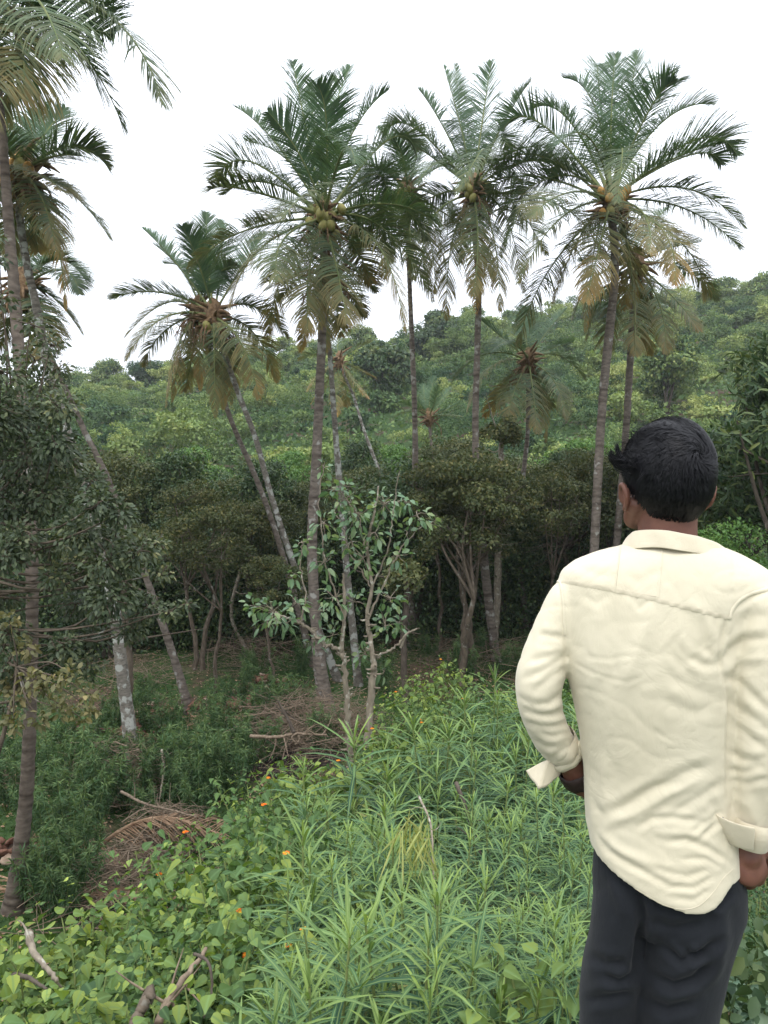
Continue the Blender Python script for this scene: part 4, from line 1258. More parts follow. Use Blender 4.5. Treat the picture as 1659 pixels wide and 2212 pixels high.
# ------------------------------------------------------------------ fine weeds on the grove floor
wd = []
for i in range(3):
    rs = np.random.RandomState(400 + i)
    root = bpy.data.objects.new('feathery_weed', None); COL.objects.link(root)
    mb = MB(); ms = MB()
    for s in range(13):
        a = rs.uniform(0, 6.28); r = rs.uniform(.05, .42); h = rs.uniform(.45, .85)
        tip = np.array([math.cos(a) * r, math.sin(a) * r, h])
        st = smooth_path([tip * [.3, .3, 0] - [0, 0, .05], tip * [.7, .7, .5], tip], 8)
        add_tube(ms, st, np.linspace(.006, .002, 8), 4)
        k = 130
        t = rs.uniform(.2, 1, k)
        P = np.stack([np.interp(t, np.linspace(0, 1, 8), st[:, c]) for c in range(3)], 1)
        D = rdir(rs, k, .35)
        V, Fc, ac, idx = place(T_DIAMOND, P, D, rdir(rs, k, 1), rs.uniform(.06, .12, k), .013, .2)
        mb.add(V, Fc, 0, rnd=np.clip(rs.beta(2, 2, k) + .3 * (t > .85), 0, 1)[idx])
    mb.build('foliage', M['leaf_weed'], root); ms.build('stem', M['stem_green'], root)
    wd.append(root)
rw = np.random.RandomState(71)
uw = set()
spots = [(360, 1640, 12.5), (400, 1630, 12.9), (440, 1650, 12.4), (385, 1690, 11.2), (420, 1700, 11.0), (350, 1700, 11.2), (120, 1680, 11.6), (170, 1700, 11), (220, 1680, 11.6), (140, 1740, 10.2), (200, 1740, 10.4), (100, 1800, 9.4), (160, 1830, 9.1), (130, 1880, 8.4), (180, 1900, 8.2), (90, 1930, 7.9), (150, 1960, 7.6),
         (230, 1800, 9.4), (60, 1760, 9.8), (520, 1600, 13.4), (470, 1580, 14), (560, 1560, 14.6), (640, 1540, 15), (690, 1600, 12.6), (590, 1520, 16), (470, 1530, 16), (330, 1560, 15), (240, 1620, 13), (180, 1610, 13.4), (520, 1490, 17.6), (820, 1470, 17), (1100, 1440, 18), (1180, 1430, 18), (1000, 1450, 17.5), (930, 1400, 20), (1150, 1390, 21), (1040, 1400, 20.5), (310, 1500, 17), (550, 1450, 19), (130, 1590, 14), (20, 1640, 12), (20, 1720, 10.6), (1190, 1360, 21), (900, 1380, 22), (640, 1440, 19.5), (280, 1720, 10.8), (590, 1620, 12.2), (540, 1640, 11.8), (200, 1570, 15)]
spots += [(110, 1950, 8), (330, 1760, 9), (200, 1650, 11), (80, 1660, 11), (310, 1640, 12), (400, 1720, 11), (450, 1700, 11), (480, 1660, 12)]
spots = [q for q in spots if not (190 < q[0] < 320 and 1780 < q[1] < 1980)]
spots += [(215, 1740, 9), (250, 1660, 10), (500, 1700, 10), (430, 1760, 10), (370, 1580, 13), (470, 1600, 13), (250, 1560, 14), (600, 1540, 14)]
for i, (px, py, Y) in enumerate(spots):
    p = gat(px, py + 25)
    k = i % 3
    put(wd[k], p[0], p[1], rw.uniform(0, 6.28), rw.uniform(.8, 1.3), 'soft dark green feathery weed growing on the shaded grove floor', 'weed', 'feathery weeds on the grove floor', first=(k not in uw))
    uw.add(k)

# ------------------------------------------------------------------ grass and litter
rs = np.random.RandomState(81)
n = 130000
Y = 4.5 + 26 * rs.rand(n) ** 1.1
X = rs.uniform(-.62, .45, n) * (Y + 1)
m_ = (np.sin(X * .9 + 1) * np.sin(Y * .8) + rs.normal(0, .4, n)) > -.15
X, Y = X[m_], Y[m_]
P = np.stack([X, Y, gheight(X, Y) - .005], 1)
k = len(P)
V, Fc, ac, idx = place(T_DIAMOND, P, rdir(rs, k, .6) * [1, 1, 1], rdir(rs, k, .8), rs.uniform(.04, .11, k), rs.uniform(.012, .04, k), .2)
g = mk('grass', V, [Fc], M['grass'], attrs={'rnd': rs.beta(2, 2, k)[idx]})
tag(g, 'short grass and small herbs on the grove floor', 'grass', kind='stuff')
n = 26000
Y = 2.0 + 24 * rs.rand(n) ** 1.2
X = rs.uniform(-.62, .62, n) * (Y + 1)
P = np.stack([X, Y, gheight(X, Y) + .012], 1)
V, Fc, ac, idx = place(T_OVAL, P, rdir(rs, n) * [1, 1, .25], rdir(rs, n, 1.6), rs.uniform(.03, .09, n), rs.uniform(.015, .04, n))
g = mk('leaf_litter', V, [Fc], M['dry_leaf'])
tag(g, 'dry brown leaf litter scattered on the ground', 'leaf litter', kind='stuff')


# low undergrowth that closes the bank between the shrubs
n = 30000
Y = 1.1 + 11 * rs.rand(n) ** 1.3
u = rs.uniform(-.6, .62, n)
X = u * (Y + .3)
bank = np.interp(X, [-3, 0.2], [5.8, 11.2])
ok = (Y < bank) & ~((np.abs(X - .95) < .34) & (Y < 1.9))
X, Y = X[ok], Y[ok]
k = len(X)
hh = np.clip(.30 + .2 * np.sin(X * 3.1) * np.sin(Y * 2.3), .04, .4)
P = np.stack([X, Y, gheight(X, Y) + rs.rand(k) ** .6 * hh], 1)
L = rs.uniform(.03, .065, k)
V, Fc, ac, idx = place(T_OVAL, P, rdir(rs, k, .1), rdir(rs, k, 1.0), L, L * .65, .15)
g = mk('undergrowth', V, [Fc], M['leaf_grove'], attrs={'rnd': rs.beta(2, 2.5, k)[idx], 'across': ac})
tag(g, 'low leafy undergrowth covering the bank', 'undergrowth', kind='stuff')


# ------------------------------------------------------------------ brush piles, husks, fallen fronds, dead branches
def brush(px, py, Y, R_, H, n, label, seed, mat='twig'):
    rs = np.random.RandomState(seed)
    p = gat(px, py)
    mb = MB()
    for i in range(n):
        a = rs.uniform(0, 3.14); l = rs.uniform(.25, 1.0) * R_
        c = np.array([rs.normal(0, R_ * .42), rs.normal(0, R_ * .42), 0])
        c[2] = H * rs.rand() ** 1.3 * math.exp(-(c[0] ** 2 + c[1] ** 2) / R_ ** 2) + .02
        d = np.array([math.cos(a), math.sin(a), rs.normal(0, .22)]) * l * .5
        pts = smooth_path([c - d, c + rs.normal(0, .07, 3), c + d], 7)
        pts[:, 2] = np.maximum(pts[:, 2], .0)
        r = rs.choice([.0028, .005, .009], p=[.6, .32, .08])
        add_tube(mb, pts, np.linspace(r, r * .5, 7), 5)
    o = mb.build('brush_pile', M[mat])
    o.location = [float(q) for q in p]
    tag(o, label, 'brush pile')


brush(250, 1710, 10.0, 1.0, .8, 420, 'tangled pile of grey dry twigs right of the left palm trunk', 1)
brush(360, 1840, 6.4, .8, .6, 420, 'pile of dry brown twigs between the fallen fan of frond and the lantana', 2)
brush(270, 1930, 6.8, .9, .5, 380, 'low dark heap of dry twigs above the fallen dry fronds', 3)
brush(655, 1600, 12.6, 1.4, .8, 800, 'heap of dry brushwood at the foot of the central palm', 4)
brush(540, 1440, 19.5, 1.6, .8, 260, 'dry brushwood heap in the dark behind the clearing', 5)
brush(1040, 1430, 19, 2.2, .5, 300, 'line of dry brushwood under the brown-leaved trees', 6)
brush(300, 1470, 18.5, 1.4, .6, 200, 'dry brushwood beside the second leaning trunk', 7)
brush(760, 1590, 8.9, .7, .9, 260, 'dry twiggy tangle around the thorny stems', 8)
brush(450, 2130, 3.2, .6, .5, 70, 'looping thin dry stems in the lower left bank', 9)


def husks(px, py, Y, R_, n, label, seed):
    rs = np.random.RandomState(seed)
    p = gat(px, py)
    mb = MB()
    for i in range(n):
        c = np.array([rs.normal(0, R_ * .5), rs.normal(0, R_ * .35), 0]); c[2] = .06 + .25 * rs.rand() * math.exp(-(c[0] ** 2) / R_ ** 2)
        V, Fc = ellipsoid((0, 0, 0), (.12, .07, .035), 8, 6)
        V[:, 2] += 2.2 * V[:, 0] ** 2
        V += rs.normal(0, .006, V.shape)
        q = Matrix.Rotation(rs.uniform(0, 6.28), 3, 'Z') @ Matrix.Rotation(rs.uniform(-.9, .9), 3, 'X') @ Matrix.Rotation(rs.uniform(-.6, .6), 3, 'Y')
        V = V @ np.array(q).T + c
        mb.add(V, Fc, 1 if rs.rand() < .22 else 0)
    o = mb.build('husk_pile', [M['husk'], M['husk_pale']])
    o.location = [float(q) for q in p]
    tag(o, label, 'husk pile', kind='stuff')


husks(525, 1545, 15.2, .8, 70, 'largest heap of reddish coconut husks right of the leaning third trunk', 1)
husks(455, 1545, 15.4, .5, 26, 'small scatter of reddish husks beside the leaning third trunk', 2)
husks(300, 1600, 13.9, .7, 34, 'reddish husks behind the second palm trunk', 3)
husks(172, 1600, 14.0, .35, 16, 'small heap of reddish husks near the left trunk', 4)
husks(340, 1555, 15.4, .5, 20, 'reddish husks between the two leaning trunks', 5)
husks(570, 1495, 17.6, .6, 40, 'dull brown husk heap in front of the dark thicket', 6)
husks(15, 1860, 9.2, .4, 20, 'brown husks behind the foot of the nearest palm', 7)
husks(930, 1310, 26, 2.2, 120, 'pinkish husk and rubble bank glimpsed beyond the dark palm trunk', 8)

# dark soil hollow
p = at(600, 1612, 12.6)
th = np.linspace(0, 2 * math.pi, 40, endpoint=False)
rr = 1 + .12 * np.sin(th * 3) + .08 * np.sin(th * 5 + 1)
rings = []
for q in (1.0, .75, .5, .25, .05):
    x = p[0] + np.cos(th) * rr * 1.0 * q; y = p[1] + np.sin(th) * rr * .8 * q
    rings.append(np.stack([x, y, gheight(x, y) + .006 + .05 * (1 - q)], 1))
o = mk('bare_soil', np.concatenate(rings), [grid_faces(5, 40, True)], plain_mat('dark wet soil', (.02, .016, .014), (.045, .034, .028), 12, .9, .15, .8, .03))
tag(o, 'patch of dark bare soil on the grove floor', kind='structure')


def fallen_frond(px, py, Y, ang, L, fan, label, seed, lift=.25):
    rs = np.random.RandomState(seed)
    p = gat(px, py) + np.array([0, 0, .05])
    mb = MB()
    d = np.array([math.cos(ang), math.sin(ang), 0])
    st = bez(np.zeros(3), d * L * .5 + [0, 0, lift], d * L, 20)
    add_tube(mb, st, np.linspace(.03, .008, 20), 6)
    n = 46
    for s in (-1, 1):
        for j in range(n):
            t = .15 + .85 * j / n
            q = np.array([np.interp(t, np.linspace(0, 1, 20), st[:, c]) for c in range(3)])
            sd_ = np.array([-d[1], d[0], 0]) * s
            D = nrm(sd_ * fan + d * .9 + rs.normal(0, .1, 3) + [0, 0, rs.uniform(-.05, .25)])
            l = .55 * rs.uniform(.7, 1.1)
            tip = q + D * l; tip[2] = max(tip[2] - .25, .02)
            add_tube(mb, np.array([q, (q + tip) / 2 + [0, 0, .05], tip]), [.009, .008, .002], 4)
    o = mb.build('fallen_frond', M['dry_leaf'])
    o.location = [float(c) for c in p]
    tag(o, label, 'fallen frond')


fallen_frond(205, 1850, 8.2, .25, 1.5, .9, 'dry fan-shaped fallen palm frond propped on the grove floor', 1, .7)
fallen_frond(150, 1950, 6.7, -.15, 2.0, .35, 'long dry reddish fallen frond lying lowest on the left floor', 2, .15)
fallen_frond(370, 1960, 5.6, 3.0, 1.9, .35, 'dry fallen frond with parallel brown leaflets half under the vines', 3, .1)
fallen_frond(560, 1590, 12.4, 2.6, 1.4, .3, 'dry frond lying at the dark soil patch', 4, .1)
fallen_frond(300, 1900, 5.6, 2.6, 1.7, .5, 'dry fallen frond between the brush piles', 7, .2)
fallen_frond(640, 1560, 14.6, 3.3, 1.6, .3, 'dry frond lying next to the largest husk heap', 5, .1)


def branch(pts, r0, label, mat='twig', name='dead_branch', twigs=0, seed=0):
    rs = np.random.RandomState(seed)
    P = np.array([at(*q) for q in pts])
    for i in (0, -1):
        pass
    path = smooth_path(P, 26)
    path += rs.normal(0, r0 * .12, path.shape)
    org = path[0].copy()
    mb = MB(); add_tube(mb, path, np.linspace(r0, r0 * .45, 26) * (1 + .15 * rs.rand(26)), 9, 0, True)
    for q in range(twigs):
        k = rs.randint(4, 25); d = rdir(rs, 1)[0]
        e = path[k] + d * r0 * rs.uniform(6, 16)
        add_tube(mb, smooth_path([path[k], (path[k] + e) / 2 + rs.normal(0, r0, 3), e], 6), np.linspace(r0 * .45, r0 * .12, 6), 5)
    o = mb.build(name, M[mat], None, True, org)
    o.location = [float(c) for c in org]
    tag(o, label, 'branch')


branch([(62, 2010, 3.4), (70, 2050, 3.3), (95, 2085, 3.2), (125, 2120, 3.1)], .017, 'pale grey dead branch leaning at the lower left', 'bark_pale', twigs=2, seed=1)
branch([(30, 2105, 3.2), (60, 2112, 3.1), (100, 2135, 3.0)], .012, 'thin dark dead stick left of the pale grey branch', 'bark_dark', seed=2)
branch([(540, 1590, 11.6), (600, 1592, 11.5), (640, 1585, 11.4), (705, 1588, 11.3)], .028, 'long horizontal dry branch across the dark soil patch', 'twig', twigs=12, seed=3)
branch([(635, 1582, 11.4), (620, 1550, 11.5), (600, 1515, 11.6)], .03, 'dark broken stick leaning up from the dry horizontal branch', 'bark_dark', twigs=2, seed=4)
branch([(350, 1620, 11.4), (354, 1660, 11.2), (345, 1725, 10.8)], .022, 'pale upright curved stick beside the soft weeds', 'bark_pale', twigs=2, seed=5)
branch([(262, 1710, 8.6), (310, 1735, 8.3), (370, 1750, 8.0), (425, 1765, 7.8)], .016, 'long thin dry stick reaching to the lantana bush', 'twig', twigs=6, seed=6)
branch([(340, 2212, 2.5), (370, 2150, 2.6), (425, 2080, 2.8), (445, 2050, 2.9)], .014, 'brown bent stick rising through the creeping vine', 'twig', twigs=6, seed=7)
branch([(420, 2060, 2.7), (450, 2080, 2.6), (458, 2140, 2.55), (440, 2200, 2.5)], .006, 'thin looping dark stem over the creeping vine', 'bark_dark', seed=8)
branch([(905, 1720, 4.0), (930, 1780, 3.7), (935, 1860, 3.5), (940, 1960, 3.3)], .006, 'dry bent stalk hanging down through the middle of the thicket', 'bark_pale', twigs=10, seed=9)
branch([(985, 1690, 4.8), (1000, 1730, 4.7), (1024, 1800, 4.6), (1040, 1850, 4.5)], .014, 'dark leaning dead stem inside the thicket', 'bark_dark', twigs=4, seed=10)
branch([(330, 2140, 2.5), (300, 2190, 2.45), (280, 2230, 2.4)], .022, 'brown broken stump stick at the bottom left edge', 'bark', seed=11)
branch([(865, 1400, 9.0), (880, 1370, 9.0), (905, 1357, 9.1)], .014, 'pale broken twig pointing right beside the thorny stems', 'bark_pale', seed=12)
# dry stems hanging in the middle of the thicket
mb = MB(); rs = np.random.RandomState(91)
b0 = at(905, 1800, 3.4)
for i in range(60):
    a = b0 + rs.normal(0, .05, 3) * [1.2, 1, 1]
    e = a + np.array([rs.normal(0, .12), rs.normal(0, .1), -rs.uniform(.15, .5)])
    V, Fc, ac, idx = place(T_LONG, a[None], (e - a)[None], rdir(rs, 1), float(np.linalg.norm(e - a)) * .45, .009, .1)
    mb.add(V, Fc, 0, rnd=rs.uniform(.6, 1), across=ac, dry=rs.uniform(.6, 1))
o = mb.build('withered_leaves', M['leaf_oleander'], None, True, b0)
o.location = [float(c) for c in b0]
tag(o, 'bunch of withered pale leaves hanging from the bent stalk', 'leaves')
# ------------------------------------------------------------------ the person
def remeshed(name, parts, voxel, smooth_it, mat, parent, sm=.5):
    """union of closed shapes into one continuous mesh"""
    mb = MB()
    for V, chunks in parts:
        b = mb.n
        mb.V.append(np.asarray(V, dtype=np.float32))
        for c in chunks:
            mb.F.append(np.asarray(c, dtype=np.int32) + b); mb.M.append(np.zeros(len(c), dtype=np.int32))
        mb.n += len(V)
    o = mk(name, np.concatenate(mb.V), mb.F, mat)
    rm = o.modifiers.new('r', 'REMESH'); rm.mode = 'VOXEL'; rm.voxel_size = voxel; rm.adaptivity = 0
    if smooth_it:
        s = o.modifiers.new('s', 'SMOOTH'); s.iterations = smooth_it; s.factor = sm
    dg = bpy.context.evaluated_depsgraph_get()
    me = bpy.data.meshes.new_from_object(o.evaluated_get(dg))
    o.modifiers.clear()
    old = o.data
    o.data = me
    bpy.data.meshes.remove(old)
    me.polygons.foreach_set("use_smooth", np.ones(len(me.polygons), dtype=bool))
    o.parent = parent
    return o


def get_v(o):
    a = np.empty(len(o.data.vertices) * 3, dtype=np.float32)
    o.data.vertices.foreach_get("co", a)
    return a.reshape(-1, 3).astype(float)


def get_n(o):
    a = np.empty(len(o.data.vertices) * 3, dtype=np.float32)
    o.data.vertices.foreach_get("normal", a)
    return a.reshape(-1, 3).astype(float)


def set_v(o, V):
    o.data.vertices.foreach_set("co", np.ascontiguousarray(V, dtype=np.float32).ravel())
    o.data.update()


def loft(rings):
    """closed solid from rings (m,n,3)"""
    rings = np.asarray(rings)
    m, n = rings.shape[:2]
    V = rings.reshape(-1, 3)
    Fq = grid_faces(m, n, True)
    e = len(V)
    V = np.concatenate([V, rings[0].mean(0)[None], rings[-1].mean(0)[None]])
    j = np.arange(n)
    c1 = np.stack([(j + 1) % n, j, np.full(n, e)], 1)
    o = (m - 1) * n
    c2 = np.stack([o + j, o + (j + 1) % n, np.full(n, e + 1)], 1)
    return V, [Fq, np.concatenate([c1, c2])]


def limb(pts, rad, n=20, m=30, flat=1.0):
    """smooth closed tapered limb with round ends"""
    P = smooth_path(pts, m)
    r = np.interp(np.linspace(0, len(rad) - 1, m), range(len(rad)), rad)
    t = np.linspace(0, 1, m)
    T = nrm(np.gradient(P, axis=0))
    e0 = P[0] - T[0] * r[0] * np.array([.92, .6, .25])[:, None]
    e1 = P[-1] + T[-1] * r[-1] * np.array([.25, .6, .92])[:, None]
    P = np.concatenate([e0, P, e1])
    r = np.concatenate([r[0] * np.array([.38, .78, .97]), r, r[-1] * np.array([.97, .78, .38])])
    V, Fc = tube(P, r, n)
    V = V.reshape(len(P), n, 3)
    return loft(V)


def ball(c, r, n=24, m=16, rot=None):
    V, Fc = ellipsoid((0, 0, 0), r, n, m)
    if rot is not None:
        V = V @ np.array(rot).T
    V = V + np.asarray(c)
    return V, [Fc]


YT = 1.50                      # torso distance
PSI = R(17)                    # torso turned to the right
E1 = np.array([math.cos(PSI), -math.sin(PSI), 0]); E2 = np.array([math.sin(PSI), math.cos(PSI), 0])
HB = R(9)                     # head turned to the left
H1 = np.array([math.cos(HB), math.sin(HB), 0]); H2 = np.array([-math.sin(HB), math.cos(HB), 0])
feet = np.array([1.02, 1.50, 0.0])
person = thing('person', feet, 'person seen from behind in pale yellow shirt and dark trousers, hands on hips', 'person')
ORG = feet


def fin(o):
    """place a world-space mesh under the person"""
    V = get_v(o) - ORG
    set_v(o, V)
    o.parent = person
    return o


# ---- cloth materials
def cloth_mat(name, c1, c2, weave=900, rough=.85, bst=.15, sheen=.2, crease=.12):
    m, nt, b, out = newmat(name)
    n = noise_node(nt, 5, 3)
    r = ramp(nt, [(.3, c1), (.7, c2)])
    nt.links.new(n.outputs[0], r.inputs[0])
    nt.links.new(r.outputs[0], b.inputs['Base Color'])
    b.inputs['Roughness'].default_value = rough
    b.inputs['Specular IOR Level'].default_value = .2
    b.inputs['Sheen Weight'].default_value = sheen
    b.inputs['Sheen Roughness'].default_value = .5
    n1 = noise_node(nt, weave, 2)
    n2 = noise_node(nt, 60, 3)
    ad = nt.nodes.new('ShaderNodeMath'); ad.operation = 'MULTIPLY_ADD'
    nt.links.new(n2.outputs[0], ad.inputs[0]); ad.inputs[1].default_value = 1.2
    nt.links.new(n1.outputs[0], ad.inputs[2])
    n3 = noise_node(nt, 13, 6, vec_scale=(1, 1, .75))
    n3.inputs['Distortion'].default_value = 1.6
    ab = nt.nodes.new('ShaderNodeMath'); ab.operation = 'SUBTRACT'; ab.inputs[1].default_value = .5
    nt.links.new(n3.outputs[0], ab.inputs[0])
    ab2 = nt.nodes.new('ShaderNodeMath'); ab2.operation = 'ABSOLUTE'
    nt.links.new(ab.outputs[0], ab2.inputs[0])
    rc = ramp(nt, [(0, (0, 0, 0)), (.10, (.8, .8, .8)), (.35, (1, 1, 1))])
    nt.links.new(ab2.outputs[0], rc.inputs[0])
    bp0 = nt.nodes.new('ShaderNodeBump')
    bp0.inputs['Strength'].default_value = crease
    bp0.inputs['Distance'].default_value = .004
    nt.links.new(rc.outputs[0], bp0.inputs['Height'])
    bp1 = nt.nodes.new('ShaderNodeBump')
    bp1.inputs['Strength'].default_value = bst
    bp1.inputs['Distance'].default_value = .0015
    nt.links.new(ad.outputs[0], bp1.inputs['Height'])
    nt.links.new(bp0.outputs[0], bp1.inputs['Normal'])
    nt.links.new(bp1.outputs[0], b.inputs['Normal'])
    return m


M['shirt'] = cloth_mat('pale yellow cotton', (.58, .525, .385), (.615, .56, .42))
M['shirt_double'] = cloth_mat('doubled yellow cotton', (.595, .53, .39), (.63, .565, .425))
M['trouser'] = cloth_mat('charcoal blue trouser cloth', (.008, .0095, .012), (.013, .015, .018), 700, .9, .3, .06)
m, nt, b, out = newmat('brown skin')
n = noise_node(nt, 40, 4)
r = ramp(nt, [(.3, (.125, .050, .034)), (.7, (.18, .078, .052))])
nt.links.new(n.outputs[0], r.inputs[0]); nt.links.new(r.outputs[0], b.inputs['Base Color'])
b.inputs['Roughness'].default_value = .55
b.inputs['Subsurface Weight'].default_value = .12
b.inputs['Subsurface Radius'].default_value = (.02, .008, .004)
b.inputs['Subsurface Scale'].default_value = .3
n = noise_node(nt, 260, 3); bump(nt, b, n.outputs[0], .25, .001)
M['skin'] = m
M['hair'] = plain_mat('black hair', (.003, .003, .004), (.006, .006, .007), 60, .7, .15, 0)
M['hair_shaft'] = plain_mat('black hair strands', (.0035, .0035, .005), (.008, .008, .010), 60, .5, .22, 0)
M['strap'] = plain_mat('dark brown strap', (.02, .013, .012), (.04, .026, .022), 50, .6)
M['metal'] = plain_mat('steel', (.6, .6, .6), (.7, .7, .7), 50, .3, .5, 0)
M['metal'].node_tree.nodes['Principled BSDF'].inputs['Metallic'].default_value = 1
M['shoe'] = plain_mat('black shoe leather', (.012, .011, .011), (.022, .02, .018), 20, .45)
M['eye'] = plain_mat('eye white', (.7, .68, .64), (.75, .72, .68), 5, .2, .5, 0)
M['button'] = plain_mat('cuff button', (.16, .15, .13), (.22, .2, .18), 5, .3, .5, 0)

# ---- torso rings
ROWS = np.array([  # y, xL, xR, half depth
    (1166, 1380, 1528, .052), (1180, 1350, 1556, .064), (1190, 1318, 1580, .072), (1203, 1280, 1603, .080), (1222, 1243, 1632, .088), (1250, 1219, 1652, .097), (1300, 1216, 1630, .106), (1360, 1217, 1600, .112),
    (1430, 1222, 1584, .116), (1500, 1238, 1580, .116), (1580, 1253, 1580, .112), (1660, 1264, 1580, .107), (1720, 1266, 1581, .107), (1780, 1268, 1585, .112)])
HEM = np.array([(-1.0, 1842), (-.9, 1868), (-.7, 1902), (-.4, 1938), (-.1, 1966), (.18, 1978), (.38, 1974), (.58, 1948), (.78, 1900), (1.0, 1866)])
NTH = 72
th = np.linspace(0, 2 * math.pi, NTH, endpoint=False)


def ring_row(y, xl, xr, hd, shrink=0.0, yy=None):
    c = at((xl + xr) / 2, y, YT)
    w = (xr - xl) / 2 * K * YT
    a = math.sqrt(max(w * w - (hd * math.sin(PSI)) ** 2, 1e-4)) / math.cos(PSI) - shrink
    b = hd - shrink
    ct, st = np.cos(th), np.sin(th)
    ct = np.sign(ct) * np.abs(ct) ** .88; st = np.sign(st) * np.abs(st) ** .88
    return c[None] + a * ct[:, None] * E1 + b * st[:, None] * E2


def hem_rings():
    xl, xr, hd = 1270, 1592, .122
    top = 1780
    back = np.interp(np.cos(th), HEM[:, 0], HEM[:, 1])
    front = np.interp(np.cos(th), [-1, -.5, 0, .5, 1], [1842, 1900, 1930, 1915, 1886])
    hy = np.where(np.sin(th) < 0, back, front)
    hy = 1000 + (hy - 1000) * (YT + .122 * np.sin(th)) / YT
    out = []
    for s in (.2, .4, .6, .8, 1.0):
        y = top + (hy - top) * s
        x0 = np.interp(y, [1780, 1830, 1880, 1980], [1268, 1277, 1284, 1290]); x1 = np.interp(y, [1780, 1830, 1880, 1980], [1585, 1590, 1594, 1600])
        hd_ = np.interp(s, [0, 1], [.114, .126])
        pts = []
        for i in range(NTH):
            w = (x1[i] - x0[i]) / 2 * K * YT
            a = math.sqrt(w * w - (hd_ * math.sin(PSI)) ** 2) / math.cos(PSI)
            c = at((x0[i] + x1[i]) / 2, y[i], YT)
            ct, st = math.cos(th[i]), math.sin(th[i])
            ct = math.copysign(abs(ct) ** .88, ct); st = math.copysign(abs(st) ** .88, st)
            pts.append(c + a * ct * E1 + hd_ * st * E2)
        out.append(np.array(pts))
    return out


outer = [ring_row(*r) for r in ROWS] + hem_rings()
last = outer[-1]
cc = last.mean(0)
inn = []
for s, up in ((.93, .0), (.90, .03), (.88, .09)):
    q = (last - cc) * np.array([s, s, 1]) + cc
    q[:, 2] = q[:, 2] + up
    inn.append(q)
# fine resample of outer rings
outer = np.array(outer)
fine = smooth_path(outer.reshape(len(outer), -1), 70).reshape(70, NTH, 3)
torso = loft(np.concatenate([fine, np.array(inn)]))


def arm_pts(rows):
    return np.array([at(x, y, Y) for x, y, Y, r in rows]), [r * K * Y for x, y, Y, r in rows]


LA = [(1262, 1248, 1.53, 36), (1228, 1296, 1.53, 45), (1205, 1345, 1.525, 47), (1184, 1400, 1.52, 49), (1168, 1455, 1.515, 53), (1164, 1500, 1.515, 51), (1174, 1550, 1.525, 46), (1194, 1595, 1.54, 43), (1212, 1618, 1.555, 40)]
RA = [(1600, 1262, 1.43, 40), (1636, 1305, 1.42, 55), (1648, 1370, 1.415, 63), (1652, 1450, 1.41, 68), (1655, 1540, 1.41, 72), (1650, 1620, 1.41, 68), (1642, 1700, 1.415, 62), (1630, 1755, 1.42, 54), (1626, 1785, 1.42, 50)]
la_p, la_r = arm_pts(LA)
ra_p, ra_r = arm_pts(RA)
sl_l = limb(la_p, la_r, 28, 44)
sl_r = limb(ra_p, ra_r, 28, 50)
shirt = remeshed('shirt', [torso, sl_l, sl_r], .0042, 12, M['shirt'], None)

